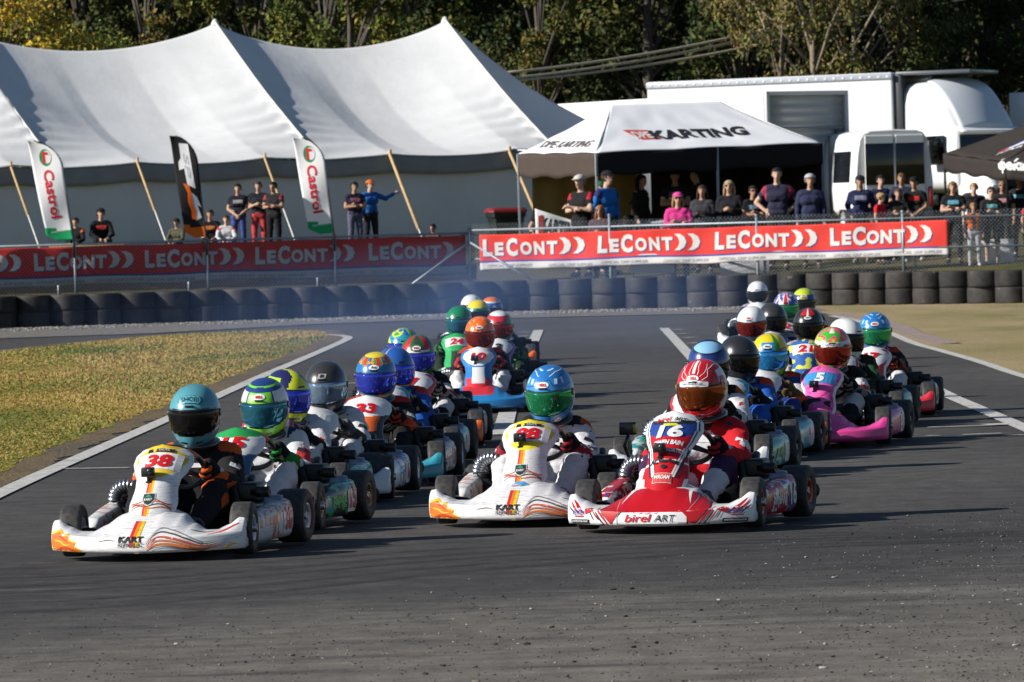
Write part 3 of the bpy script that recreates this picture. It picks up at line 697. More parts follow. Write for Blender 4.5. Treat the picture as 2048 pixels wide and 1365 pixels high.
for a, b in ((A, B), (B, C_), (C_, D_), (D_, A)):
    a = a + (gc - a) * .06; b = b + (gc - b) * .06
    for k in range(3):
        a1, b1 = a + (b - a) * (k/3), a + (b - a) * ((k+1)/3); z = Vector((0, 0, -.06)); z2 = Vector((0, 0, -.36)); mb.add(tube([a1 + z, b1 + z2], .012, 6)).add(tube([a1 + z2, b1 + z], .012, 6))
mb.build('frame', M_GALV, gz1, inv)
# black gazebo at the right edge
A2, B2, C2 = at(1886, 308, 104.5), at(2010, 325, 100.5), at(2420, 340, 98.5); PK = at(2180, 200, 102.5); D2 = A2 + (C2 - B2)
gz2 = empty('gazebo', (A2.x, A2.y, gz(A2.x, A2.y))); T(gz2, 'black pop-up gazebo cut by the right edge of the photo', 'gazebo'); inv2 = Matrix.Translation(-Vector(gz2.location))
mb = MB(); bk = (.040, .034, .032)
PK2 = PK + Vector((.7, 0, 0))
FL = panel(A2, B2, PK, PK + Vector((.002, 0, 0)), .05); FR = panel(B2, C2, PK, PK2, .08)
for f in (FL, FR, panel(C2, D2, PK2, PK2 + Vector((.002, 0, 0)), .05), panel(D2, A2, PK2, PK, .05)): mb.add(shell(f, 30, 16, .012), bk)
for a, b in ((A2, B2), (B2, C2), (C2, D2), (D2, A2)): mb.add(shell(drop(a, b, .32), 30, 4, .008), bk)
bv = mb.bvh(); ex = (C2 - B2).normalized(); up = Vector((0, 0, 1)); n = Vector((ex.y, -ex.x, 0)); n = n if n.y < 0 else -n
put_text(mb, bv, 'dpekarts', at(2034, 333, 100.4), ex, up, n, .30, (.75, .76, .78), .045, 0, 1.05, 2, .01)
e3 = (FR(.6, .45) - FR(.05, .45)).normalized(); u3 = (FR(.2, .8) - FR(.2, .1)).normalized(); n3 = e3.cross(u3); n3 = n3 if n3.y < 0 else -n3
q3 = at(2046, 280, 101.6)
put_poly(mb, bv, [(-.50, -.16), (-.38, .10), (-.05, .28), (.6, .34), (.6, .14), (.1, .10), (-.12, -.05)], q3, e3, u3, n3, (.12, .16, .50), .012, 2)
put_poly(mb, bv, [(-.48, -.18), (-.36, .0), (-.1, .06), (.3, .02), (.6, -.02), (.6, -.16), (.1, -.12), (-.2, -.18)], q3, e3, u3, n3, (.70, .70, .74), .016, 2)
put_poly(mb, bv, [(-.49, -.18), (-.42, -.05), (-.30, .0), (-.28, -.12), (-.36, -.20)], q3, e3, u3, n3, (.6, .04, .06), .02, 1)
put_text(mb, bv, 'KARTS', q3 + u3 * -.30, e3, u3, n3, .13, (.72, .72, .75), .03, .2, .9, 1, .012)
mb.build('canopy', M_GBLACK, gz2, inv2)
for q in (A2, B2, C2, D2):
    z0 = gz(q.x, q.y); MB().add(box(.045, .045, q.z - z0, .006), M=TR(q.x + .03, q.y + .03, (q.z + z0) / 2)).build('leg', M_DARKMETAL, gz2, inv2)
# ------------------------------------------------------------------ trucks and van
WV = (.80, .81, .82)
def rot_root(name, p, yaw, label, cat):
    o = empty(name, (p.x, p.y, gz(p.x, p.y)), yaw); T(o, label, cat); return o
# box truck with its roller door half up: rear faces the camera and right
rl = at(1535, 300, 127.0); tr1 = rot_root('box_truck', rl, R(35), 'white box truck with a grey roller door at its rear, behind the white gazebo', 'truck')
# local: x along the rear (to the right), y forward (away)
hgt = zof(rl, 1535, 183) - tr1.location.z; W1, L1 = 2.5, 8.6; fl = 1.05
MB().add(box(W1, L1, hgt - fl, .03), WV, TR(W1/2, L1/2 + .12, (hgt + fl)/2), smooth=False).build('box_body', M_VEH, tr1)
mb = MB()
for x in (.03, W1 - .03): mb.add(box(.10, .12, hgt - fl, .02), (.5, .5, .5), TR(x, .02, (hgt + fl)/2))
mb.add(box(W1, .12, .10, .02), (.6, .6, .6), TR(W1/2, .02, hgt - .05)); mb.build('door_frame', M_VEH, tr1)
def rollfn(u, v): return Vector((.08 + (W1 - .16) * u, .055 + .012 * math.cos(v * 2 * PI * 11), fl + .05 + (hgt - fl - .15) * v))
MB().add(shell(lambda u, v: rollfn(u, v), 4, 110, .02), (.36, .37, .37)).add(box(W1 - .2, .03, .06, .01), (.2, .2, .2), TR(W1/2, .03, fl + 1.55)).build('roller_door', M_VEH, tr1)
for x in (.30, W1 - .30): MB().add(box(.16, .05, .10, .01), (.05, .05, .05), TR(x, .0, fl + 1.45)).build('hinge_block', M_VEH, tr1)
for x in (.1, W1 - .1): MB().add(box(.10, .04, .3, .01), (.5, .03, .03), TR(x, -.06, fl + 1.0)).build('tail_lamp', M_VEH, tr1)
def road_wheel(rr, w): return MB().add(lathe([(rr*.55, -w/2), (rr*.9, -w/2), (rr, -w*.35), (rr, w*.35), (rr*.9, w/2), (rr*.55, w/2)], 28))
def rim_me(rr, w): return MB().add(lathe([(.02, -w*.2), (rr*.5, -w*.2), (rr*.56, -w*.5), (rr*.56, w*.5), (rr*.5, w*.3), (.02, w*.3)], 28))
TW = road_wheel(.48, .28).mesh('tyre', M_RUBBER); TWR = rim_me(.48, .28).mesh('rim', M_ALU)
def add_wheels(root, spots, tm, rm):
    for x, y, r in spots:
        w = MB().add(lathe([(.01, -.04), (.09, -.04), (.09, .04), (.01, .04)], 14)).build('wheel', M_DARKMETAL, root, TR(x, y, r)); inst(tm, 'tyre', w); inst(rm, 'rim', w)
add_wheels(tr1, [(.2, 2.2, .48), (W1-.2, 2.2, .48), (.2, 8.9, .48), (W1-.2, 8.9, .48)], TW, TWR)
MB().add(box(1.0, 10.2, .25, .02), (.04, .04, .04), TR(W1/2, 5.2, .85)).build('chassis', M_VEH, tr1)
mb = MB().add(box(2.3, 1.9, 2.0, .2), WV, TR(W1/2, 9.85, 1.75)); mb.build('cab', M_VEH, tr1)
# long trailer truck broadside, cab to the right
la, lb = at(1297, 300, 142.0), at(1787, 300, 139.0); dirv = Vector((lb.x - la.x, lb.y - la.y, 0)); yaw2 = math.atan2(dirv.y, dirv.x)
tr2 = rot_root('lorry', la, yaw2, 'long white lorry with rounded cab roof and wind deflector, behind the van', 'truck'); L2 = dirv.length; z0 = tr2.location.z
h2 = zof(la, 1297, 165) - z0; fl = 1.2
mb = MB().add(box(L2, 2.5, h2 - fl, .04), WV, TR(L2/2, 1.25, (h2 + fl)/2), smooth=False); mb.build('box_body', M_VEH, tr2)
mb = MB().add(box(L2 + .02, .06, .16, .02), (.45, .48, .55), TR(L2/2, -.012, h2 - .10))
for i in range(28): mb.add(box(.06, .02, .05, .005), (.8, .8, .82), TR(.15 + i * L2/28, -.045, h2 - .11))
mb.build('top_rail', M_VEH, tr2)
MB().add(box(.22, 2.3, h2 - fl - .1, .02), (.05, .05, .055), TR(L2 + .12, 1.25, (h2 + fl)/2)).add(box(2.1, 2.2, .10, .02), (.10, .11, .13), TR(L2 + 1.1, 1.25, h2 - .04)).build('gap_seal', M_VEH, tr2)
# cab: roof dome lofted forward (local +x)
def cabring(x, w, zb, zt, r):
    k = []
    for i in range(24):
        a = 2*PI*i/24; c, s = cos(a), sin(a); p = 5.0
        k.append(Vector((x + (zt - zb) * .0, 1.25 + w/2 * math.copysign(abs(c)**(2/p), c), (zb+zt)/2 + (zt-zb)/2 * math.copysign(abs(s)**(2/p), s))))
    return k
x0 = L2 + .34; CABM = TR(x0, 1.25, 0) @ RZ(-R(30)) @ TR(-x0, -1.25 + .25, 0)
MB().add(loft([cabring(x0, 2.36, 1.0, h2 - .28, 0), cabring(x0 + .05, 2.42, .98, h2 - .22, 0), cabring(x0 + .9, 2.42, .98, h2 - .26, 0), cabring(x0 + 1.5, 2.36, .98, h2 - .50, 0), cabring(x0 + 2.0, 2.3, .98, h2 - .95, 0), cabring(x0 + 2.35, 2.2, .98, h2 - 1.45, 0), cabring(x0 + 2.45, 2.15, .98, h2 - 1.62, 0)]), WV).build('cab', M_VEH, tr2, CABM)
MB().add(shell(lambda u, v: Vector((x0 + 1.05 + 1.35 * v + .08 * sin(PI * u), .38 + 1.74 * u, h2 - .22 - .30 * v - 1.05 * v * v - .10 * (2*u-1)**2)), 16, 14, .06), (.62, .66, .72)).build('wind_deflector', M_VEH, tr2, CABM)
MB().add(shell(lambda u, v: Vector((x0 + 2.34 + .28 * v + .06 * sin(PI * u), .22 + 2.06 * u, h2 - 1.56 - .12 * v)), 12, 4, .05), (.8, .81, .82)).build('sun_visor', M_VEH, tr2, CABM)
MB().add(box(.08, 1.98, .86, .03), M=TR(x0 + 2.47, 1.25, h2 - 2.14) @ RY(R(-6))).build('windscreen', M_GLASS, tr2, CABM)
MB().add(box(.95, .05, .75, .05), M=TR(x0 + 1.6, .06, h2 - 2.1)).build('side_window', M_GLASS, tr2, CABM)
MB().add(box(.42, .10, .62, .08), M=TR(x0 + 1.75, -.32, h2 - 2.15)).add(tube([(x0 + 1.75, -.3, h2 - 1.9), (x0 + 1.9, .1, h2 - 1.8)], .03, 6)).build('mirror', M_BLACK, tr2, CABM)
MB().add(box(1.5, 2.0, 1.15, .25, 4), WV, TR(x0 + 2.95, 1.25, 1.25)).build('bonnet', M_VEH, tr2, CABM)
MB().add(box(.12, 1.3, .6, .04), M=TR(x0 + 3.70, 1.25, 1.2)).build('grille', M_DARKMETAL, tr2, CABM)
for y in (.45, 2.05): MB().add(box(.08, .36, .22, .06), (.75, .78, .8), TR(x0 + 3.68, y, 1.05)).build('headlight', M_VEH, tr2, CABM)
MB().add(box(L2 + .6, .9, .3, .03), (.04, .04, .04), TR(L2/2 + .3, 1.25, .8)).build('chassis', M_VEH, tr2)
add_wheels(tr2, [], TW, TWR)
for x in (1.0, 2.2, x0 + 2.9, x0 + .6):
    for y in (.2, 2.3):
        w = MB().add(lathe([(.01, -.04), (.09, -.04), (.09, .04), (.01, .04)], 14)).build('wheel', M_DARKMETAL, tr2, (CABM if x > x0 else Matrix()) @ TR(x, y, .48) @ RZ(PI/2)); inst(TW, 'tyre', w); inst(TWR, 'rim', w)
MB().add(box(.5, .08, 1.0, .2), (.6, .63, .68), TR(x0 + 2.2, 2.75, h2 - 1.1)).build('side_fairing', M_VEH, tr2)
# high-roofed van seen from behind
vr = at(1788, 300, 126.0); van = rot_root('van', vr, R(15), 'white high-roofed van parked with its dark rear windows to the track', 'van'); zv = zof(vr, 1788, 259) - van.location.z
def vring(y, sc=1, zt=None):
    zt = zt or zv; k = []
    for s in (1, -1):
        pr = [(.0, .45), (.86, .45), (.97, .6), (1.0, 1.1), (.985, 1.35), (.93, zt - .55), (.87, zt - .22), (.78, zt - .08), (.6, zt - .015), (0, zt)]
        pr = pr if s == 1 else pr[::-1][1:-1]
        k += [Vector((s * a * sc, y, b)) for a, b in pr]
    return k
def hood(y, top, sc): return vring(y, sc, top)
MB().add(loft([vring(.03, .93, zv - .06), vring(.0, .97, zv - .03), vring(.10, 1), vring(4.0, 1), hood(4.6, zv - .35, .97), hood(5.1, 1.75, .95), hood(5.75, 1.35, .9), hood(5.9, 1.0, .86)]), WV).build('body', M_VEH, van)
for x in (-.385, .385):
    d = MB().add(box(.73, .05, zv - .75, .03), WV, TR(x, -.018, .62 + (zv - .75)/2), smooth=False).build('rear_door', M_VEH, van)
    MB().add(box(.72, .03, 1.0, .05), M=TR(x, -.042, 1.66)).build('window', M_GLASS, d)
    MB().add(box(.05, .04, .14, .01), M=TR(x * .12, -.055, 1.05)).build('handle', M_BLACK, d)
for x in (-.90, .90): MB().add(box(.12, .10, .50, .04), (.35, .02, .02), TR(x, .0, .85)).build('tail_lamp', M_VEH, van)
MB().add(box(1.8, .22, .22, .06), (.1, .1, .1), TR(0, -.06, .48)).build('bumper', M_VEH, van)
MB().add(shell(lambda u, v: Vector((-.7 + 1.4 * u, -.03 - .02 * sin(PI * u), zv - .42 + .02 * v - .04 * (2*u-1)**2)), 12, 2, .02), (.55, .57, .6)).build('roof_brow', M_VEH, van)
MB().add(box(.03, 1.2, .75, .04), M=TR(-.975, 1.05, 1.62) @ RY(R(4))).build('side_window', M_GLASS, van)
MB().add(box(.03, 1.1, .75, .04), M=TR(-.975, 3.4, 1.62) @ RY(R(4))).build('side_window', M_GLASS, van)
MB().add(box(.07, .08, 2.0, .02), (.04, .05, .06), TR(-.985, 1.9, 1.4)).build('door_edge', M_VEH, van)
VT = road_wheel(.36, .22).mesh('tyre', M_RUBBER); VTR = rim_me(.36, .22).mesh('rim', M_ALU)
add_wheels(van, [(-.86, 1.1, .36), (.86, 1.1, .36), (-.86, 4.8, .36), (.86, 4.8, .36)], VT, VTR)
# ------------------------------------------------------------------ bin, boards, bench
def gpos(px, D): p = at(px, hor(px), D); return Vector((p.x, p.y, gz(p.x, p.y)))
p = gpos(1012, 112); bn = empty('wheelie_bin', p, R(10)); T(bn, 'dark green wheelie bin with a red lid beside the marquee wall', 'bin')
zt = zof(p, 1012, 416) - p.z
rr = lambda z, w, d: [Vector((sx * w/2, sy * d/2, z)) for sx, sy in ((-1, -.8), (-.8, -1), (.8, -1), (1, -.8), (1, .8), (.8, 1), (-.8, 1), (-1, .8))]
GRN = mat('green_plastic', hx('#0f1d18'), .5, var=.2)
MB().add(loft([rr(.06, .50, .50), rr(.10, .54, .54), rr(zt * .8, .70, .72), rr(zt * .80 + .01, .76, .78), rr(zt - .10, .78, .80)]), smooth=False).build('body', GRN, bn)
MB().add(loft([rr(zt - .10, .82, .84), rr(zt - .05, .82, .84), rr(zt, .70, .72)]), smooth=False).build('lid', mat('red_plastic', hx('#7d1a20'), .5, var=.2), bn)
MB().add(tube([(-.3, .44, zt - .14), (.3, .44, zt - .14)], .025, 8)).build('handle', GRN, bn)
for x in (-.27, .27): MB().add(lathe([(.02, -.03), (.1, -.03), (.1, .03), (.02, .03)], 18), M=TR(x, .3, .10)).build('wheel', M_RUBBER, bn)
def board(name, quad, D, txt, col, label, cat, h, width, o_uv=(.52, .46)):
    q = [at(x, y, D) for x, y in quad]; mb = MB()
    fn = lambda u, v: (q[0] * (1-u) + q[1] * u) * (1-v) + (q[3] * (1-u) + q[2] * u) * v + Vector((0, .02 * sin(u * 8 + v * 3), 0))
    mb.add(shell(fn, 20, 8, .012), col); bv = mb.bvh(); ex = (fn(.9, .5) - fn(.1, .5)).normalized(); n = Vector((0, -1, 0)); ey = n.cross(ex); ey = ey if ey.z > 0 else -ey
    if txt: put_text(mb, bv, txt, fn(*o_uv), ex, ey, n, h, (.02, .03, .03), .035, .0, width, 1, .006)
    return mb, fn
mb, fn = board('x', [(1072, 478), (1166, 482), (1166, 448), (1070, 418)], 105.8, 'KARTING', WHITE, '', '', .36, .80)
put_poly(mb, None, [(-.05, -.2), (.05, -.2), (.05, .22), (-.05, .2)], at(1082, 452, 105.78), (1, 0, 0), (0, 0, 1), (0, -1, 0), (.4, .06, .05), .002, 0)
cb = T(mb.build('cloth_banner', M_SHEET), 'white cloth banner lettered karting, sagging beside the marquee pole', 'banner')
mb, fn = board('x', [(1246, 486), (1352, 480), (1346, 438), (1246, 452)], 105.2, 'KARTING', (.45, .47, .52), '', '', .34, .9)  # white cloth with its shade put into the blue-grey colour
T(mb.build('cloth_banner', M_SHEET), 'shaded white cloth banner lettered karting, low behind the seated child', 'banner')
for (x0, x1, y0, y1, D, lb) in ((1262, 1348, 514, 549, 102.9, 'white board below the red banner under the pink top'), (1441, 1538, 512, 549, 102.6, 'white board below the red banner left of the beanie wearer'), (1957, 2027, 478, 528, 100.0, 'white board on the grass in front of the man in sunglasses')):
    a, b = at(x0, y1, D), at(x1, y0 + .5 * 0, D); g = gz((a.x + b.x) / 2, a.y)
    o = empty('display_board', ((a.x + b.x) / 2, a.y, min(a.z, g))); T(o, lb, 'board', 'white boards behind the fence'); w = b.x - a.x; h = b.z - a.z
    MB().add(box(w, .03, h, .008), M=TR(0, 0, a.z + h/2 - o.location.z), col=(.80, .81, .83)).build('panel', M_SHEET, o)
    for s in (-1, 1): MB().add(tube([(s * (w/2 - .05), .02, a.z - o.location.z + h), (s * (w/2 - .05), .05, min(-.02, 0))], .015, 6)).build('leg', M_GALV, o)
for px, D, w, lb in ((175, 111.2, 1.6, 'low grey bench under the two seated people behind the left flag'), (410, 111.2, 2.2, 'low grey bench under the seated people behind the black flag')):
    p = gpos(px, D); b = empty('bench', p); T(b, lb, 'bench', 'low benches behind the left fence'); MB().add(box(w, .32, .04, .01), M=TR(0, 0, .42)).build('seat', M_WOOD, b)
    for s in (-1, 1): MB().add(box(.05, .28, .40, .006), M=TR(s * (w/2 - .2), 0, .2)).build('leg', M_DARKMETAL, b)
# ------------------------------------------------------------------ overhead cables and trees
M_CABLE = mat('cable', hx('#c4bba8'), .7, var=.3, nscale=30)
def cable(pts, r, label):
    P_ = [at(*q) for q in pts]; o = MB().add(tube(P_, r, 6)).build('overhead_cable', M_CABLE); T(o, label, 'cable', 'overhead power cables')
for k, (y0, y1, y2) in enumerate(((143, 62, 34), (155, 75, 47), (160, 93, 66))):
    pts = []
    for i in range(15):
        t = i / 14; px = 1000 + 620 * t; y = (1-t)**2 * (y0 + 4) + 2*t*(1-t) * (y0 * .5 + y1 * .5 + 9 + 6) + t*t * (y2 + (0 if k else 4)); pts.append((px, y, 150 + 6 * t))
    cable(pts, .040, ['topmost', 'middle', 'lowest'][k] + ' of the three thick cables strung in front of the dark trees')
cable([(1560, 62, 156), (1700, 38, 158), (1850, 12, 160), (2060, -22, 162)], .02, 'thin cable rising to the upper right in front of the trees')
M_BARK = mat('bark', attr=True, rough=.9, var=.4, nscale=12, bmp=.5, bscale=20)
def m_leaf():
    m, nt, b = newmat('leaves'); a = nt.nodes.new('ShaderNodeAttribute'); a.attribute_name = 'Col'
    v = coords(nt); c = mixc(nt, 1.0, a.outputs['Color'], ramp(nt, noisetex(nt, v, 2.0, 4), .3, .7, (.55,) * 3, (1.3,) * 3), 'MULTIPLY')
    oi = nt.nodes.new('ShaderNodeObjectInfo'); rr_ = ramp(nt, oi.outputs['Random'], 0, 1, (.8, .95, .8), (1.6, 1.4, 1.05)); c = mixc(nt, 1.0, c, rr_, 'MULTIPLY')
    nt.links.new(c, b.inputs['Base Color']); b.inputs['Roughness'].default_value = .7; b.inputs['Specular IOR Level'].default_value = .2
    b.inputs['Subsurface Weight'].default_value = 0; return m
M_LEAF = m_leaf()
def crown_mesh(name, seed, w, h, n, cols, leaf, clumps, droop=0, base=.25):
    rng = random.Random(seed); V = []; Fc = []; Cc = []
    cl = []
    for i in range(clumps):
        a = rng.uniform(0, 2*PI); z = base * h + (1 - base) * h * rng.random(); k = (z / h - base) / (1 - base)
        rad = w * (.35 + .65 * math.sqrt(max(0, 1 - (2*k - .9) ** 2 * .8))) * rng.uniform(.25, 1) ** .6
        cl.append((Vector((rad * cos(a), rad * sin(a), z)), rng.uniform(.30, .75) * w * .42, rng.uniform(-1, 1)))
    for i in range(n):
        c, r, t = cl[int(rng.random() * len(cl))]
        d = Vector((rng.gauss(0, 1), rng.gauss(0, 1), rng.gauss(0, .8))).normalized() * (r * rng.random() ** .45); p = c + d
        if droop: p.z -= droop * rng.random() * r
        s = leaf * rng.uniform(.6, 1.4); e1 = Vector((rng.gauss(0, 1), rng.gauss(0, 1), rng.gauss(0, 1) - droop)).normalized(); e2 = e1.cross(Vector((rng.gauss(0, 1), rng.gauss(0, 1), rng.gauss(0, 1)))).normalized()
        o = len(V); V += [p - e1 * s * .9, p + e2 * s * .42, p + e1 * s * .9, p - e2 * s * .42]; Fc.append((o, o+1, o+2, o+3))
        q = cols[0] if t + rng.uniform(-.5, .5) < -.2 else (cols[1] if t + rng.uniform(-.5, .5) < .5 else cols[2]); Cc.append(tuple(x * rng.uniform(.7, 1.25) for x in q))
    mb = MB(); mb.add((V, Fc), smooth=False); mb.c = Cc; return mb.mesh(name, M_LEAF), cl
def trunk_mesh(cl, h, r, seed, col):
    rng = random.Random(seed); mb = MB(); top = Vector((rng.uniform(-.3, .3), rng.uniform(-.3, .3), h * .85))
    pts = [Vector((0, 0, -.3)), Vector((.05, 0, h * .25)), top * .55 + Vector((rng.uniform(-.2, .2), 0, 0)), top]
    mb.add(tube(pts, [r, r * .8, r * .5, r * .15], 8), col)
    for c, q, _ in cl[:26]:
        k = min(.8, max(.2, c.z / h * .75)); a = top * k; mb.add(tube([a, (a + c) / 2 + Vector((0, 0, .2)), c], [r * .32, r * .22, r * .07], 5), col)
    return mb.mesh('trunk', M_BARK)
KIND = []
G1, G2_, G3 = (.034, .046, .018), (.07, .08, .026), (.13, .12, .035)
for i, (w, h, n, cols, leaf, cl, dr, bs) in enumerate([
        (2.4, 9.5, 15000, (G1, G2_, G3), .095, 46, .3, .06), (3.0, 12.5, 16000, (G1, G1, G2_), .105, 60, .2, .05), (1.9, 8.0, 11000, ((.06, .075, .02), (.13, .14, .03), (.24, .21, .05)), .085, 40, .5, .04),
        (2.5, 5.6, 16000, ((.12, .12, .03), (.26, .22, .04), (.46, .36, .06)), .075, 46, .2, .02), (2.6, 10.0, 11000, ((.07, .075, .03), (.13, .125, .045), (.19, .165, .07)), .075, 44, 1.6, .14), (3.6, 15, 12000, (G1, G1, G2_), .17, 70, .2, .04)]):
    me, c = crown_mesh('crown', 40 + i, w, h, n, cols, leaf, cl, dr, bs); KIND.append((me, trunk_mesh(c, h, .08 + .009 * h, i, (.10, .085, .07) if i != 4 else (.28, .23, .17))))
TREE_LAB = ['olive gum tree', 'dark green tree', 'light green vine-hung tree', 'yellow leafed bushy tree', 'wispy casuarina with pale branches', 'big dark tree']
def tree(kind, px, D, zb, sc, rot, where):
    p = at(px, hor(px), D); o = empty(['gum_tree', 'forest_tree', 'vine_tree', 'bushy_tree', 'casuarina_tree', 'forest_tree'][kind], (p.x, p.y, zb), rot, sc)
    inst(KIND[kind][1], 'trunk', o); inst(KIND[kind][0], 'crown', o); T(o, TREE_LAB[kind] + ' ' + where, 'tree', 'trees behind the marquee and trucks')
rng = random.Random(21)
def place_of(px, row):
    a = 'above the left end of the marquee' if px < 250 else 'behind the first marquee peak' if px < 560 else 'between the two marquee peaks' if px < 800 else 'behind the second marquee peak' if px < 1010 else 'behind the cables left of the lorry' if px < 1290 else 'above the lorry box' if px < 1640 else 'above the lorry cab' if px < 1900 else 'above the black gazebo'
    return a + (', front row' if row == 0 else ', back row' if row == 2 else ', middle row')
for kind, px, D, zb, sc, rot in ((3, 20, 139, 2.6, 1.0, .4), (3, 150, 140, 2.0, .9, 2.4), (3, -110, 140, 2.4, 1.0, 4.4), (2, 720, 142, 2.6, 1.0, 1.), (2, 835, 143, 2.4, 1.1, 3.), (2, 660, 144, 2.2, .95, 4.),
                                 (4, 1640, 153, 1.6, .98, .2), (4, 1560, 154, 1.4, .92, 2.0), (4, 1720, 155, 1.8, .9, 4.0), (0, 1490, 158, 1.2, 1.0, 1.0), (0, 1830, 156, 1.4, .95, 2.2), (0, 1080, 157, 1.3, .9, 5.), (0, 290, 147, 1.4, .95, 5.5), (0, 520, 147, 1.3, .9, .7)):
    tree(kind, px, D, zb, sc, rot, place_of(px, 0))
for i in range(20):
    px = -200 + i * 128 + rng.uniform(-30, 30); tree((0, 1, 1, 0, 5)[i % 5], px, rng.uniform(162, 172), rng.uniform(1.2, 2.2), rng.uniform(.9, 1.2), rng.uniform(0, 6), place_of(px, 1))
for i in range(16):
    px = -260 + i * 165 + rng.uniform(-40, 40); tree((5, 1)[i % 2], px, rng.uniform(182, 196), rng.uniform(2, 4), rng.uniform(1.1, 1.4), rng.uniform(0, 6), place_of(px, 2))
# far wooded slope that reads as one mass
def slope():
    rng = random.Random(9); mb = MB()
    hill = lambda u, v: Vector((-60 + 120 * u, 205 + 60 * v, 1 + 34 * v + 2 * noise.noise(Vector((u * 14, v * 4, 0)))))
    MB().add(grid(hill, 40, 14)).build('hill', mat('forest_floor', hx('#1c2012'), .95, var=.5, nscale=.6))['kind'] = 'structure'
    V = []; Fc = []; C = []
    for i in range(26000):
        q = hill(rng.random() * .5 + .25, rng.random() ** 1.5); q.z += rng.random() * 5; q.y -= 3 * rng.random(); s = rng.uniform(.25, .6); e1 = Vector((rng.gauss(0, 1), rng.gauss(0, 1), rng.gauss(0, 1))).normalized(); e2 = e1.cross(Vector((rng.gauss(0, 1), 1, .5))).normalized()
        o = len(V); V += [q - e1 * s, q + e2 * s * .5, q + e1 * s, q - e2 * s * .5]; Fc.append((o, o+1, o+2, o+3)); k = rng.uniform(.4, 1.1); C.append((.045 * k, .055 * k, .02 * k))
    mb.add((V, Fc), smooth=False); mb.c = C; o = mb.build('far_woodland', M_LEAF); o['kind'] = 'stuff'; T(o, 'dark wooded hillside closing the background behind the trees', 'forest')
slope()
# ------------------------------------------------------------------ bodies: capsules fused by voxel remesh into ONE continuous surface
def remesh(caps, voxel, smooth=3):
    mb = MB()
    for _, a, b, r0, r1 in caps: mb.add(capsule(a, b, r0, r1, 12))
    me = bpy.data.meshes.new('b'); me.from_pydata(mb.v, [], mb.f); ob = bpy.data.objects.new('b', me); COL.objects.link(ob)
    m = ob.modifiers.new('r', 'REMESH'); m.mode = 'VOXEL'; m.voxel_size = voxel
    s = ob.modifiers.new('s', 'SMOOTH'); s.iterations = smooth; s.factor = .5
    dg = bpy.context.evaluated_depsgraph_get(); ev = ob.evaluated_get(dg); e = ev.to_mesh()
    V = np.empty(len(e.vertices) * 3); e.vertices.foreach_get('co', V); V = V.reshape(-1, 3)
    N = np.empty(len(e.vertices) * 3); e.vertices.foreach_get('normal', N); N = N.reshape(-1, 3)
    Fs = [tuple(p.vertices) for p in e.polygons]; ev.to_mesh_clear(); bpy.data.objects.remove(ob); bpy.data.meshes.remove(me)
    C = np.array([V[list(f)].mean(0) for f in Fs]); best = np.full(len(Fs), 1e9); B = np.zeros(len(Fs), int); Tt = np.zeros(len(Fs)); names = []
    for i, (nm, a, b, r0, r1) in enumerate(caps):
        names.append(nm); a = np.array(a, float); d = np.array(b, float) - a; L = max(d @ d, 1e-9)
        t = np.clip((C - a) @ d / L, 0, 1); dist = np.linalg.norm(C - a - t[:, None] * d, axis=1) - (r0 + (r1 - r0) * t)
        k = dist < best; best[k] = dist[k]; B[k] = i; Tt[k] = t[k]
    return dict(V=V, N=N, F=Fs, C=C, B=[names[i] for i in B], T=Tt)
def garment(bd, pick, infl, colf, wr=.0, wf=14, mat_=None, seed=0):
    sel = [i for i in range(len(bd['F'])) if pick(bd['B'][i], bd['T'][i], bd['C'][i])]
    idx = sorted({v for i in sel for v in bd['F'][i]}); mp = {v: k for k, v in enumerate(idx)}
    vs = []
    for v in idx:
        p = Vector(bd['V'][v]); n = Vector(bd['N'][v]); k = infl
        if wr: k += wr * (noise.noise(Vector((p.x * wf + seed, p.y * wf, p.z * wf * 1.6))) + .5 * noise.noise(Vector((p.x * wf * 2.3, p.y * wf * 2.3 + seed, p.z * wf * 2.3))))
        vs.append(p + n * k)
    mb = MB(); mb.v = vs; mb.f = [tuple(mp[v] for v in bd['F'][i]) for i in sel]; mb.s = [True] * len(sel); mb.c = [colf(bd['B'][i], bd['T'][i], bd['C'][i]) for i in sel]
    return mb
def head_caps(c, s=1.0, face=Vector((0, -1, 0))):
    c = Vector(c); x = Vector((-face.y, face.x, 0)).normalized(); x = x if x.x > 0 else -x; z = Vector((0, 0, 1))
    P_ = lambda a, b, d: tuple(c + x * (a*s) + face * (b*s) + z * (d*s))
    return [('head', P_(0, -.025, .035), P_(0, .025, .03), .082*s, .078*s), ('head', P_(0, .03, -.02), P_(0, .05, -.075), .062*s, .042*s), ('head', P_(0, .09, .005), P_(0, .107, -.025), .012*s, .017*s),
            ('ear', P_(-.083, -.01, .01), P_(-.083, -.01, -.025), .014*s, .011*s), ('ear', P_(.083, -.01, .01), P_(.083, -.01, -.025), .014*s, .011*s)]
def face_bits(mb, c, s=1.0, face=Vector((0, -1, 0))):      # eyes, brows and mouth joined into the body mesh
    c = Vector(c); x = Vector((-face.y, face.x, 0)).normalized(); x = x if x.x > 0 else -x; z = Vector((0, 0, 1))
    P_ = lambda a, b, d: c + x * (a*s) + face * (b*s) + z * (d*s)
    for k in (-1, 1):
        mb.add(capsule(P_(.022*k, .083, .018), P_(.042*k, .077, .018), .008*s, .007*s, 6), (.05, .035, .03)); mb.add(capsule(P_(.018*k, .092, .036), P_(.048*k, .083, .037), .005*s, .004*s, 5), (.06, .04, .03))
    mb.add(capsule(P_(-.022, .092, -.062), P_(.022, .092, -.062), .006*s, .006*s, 5), (.38, .13, .11))
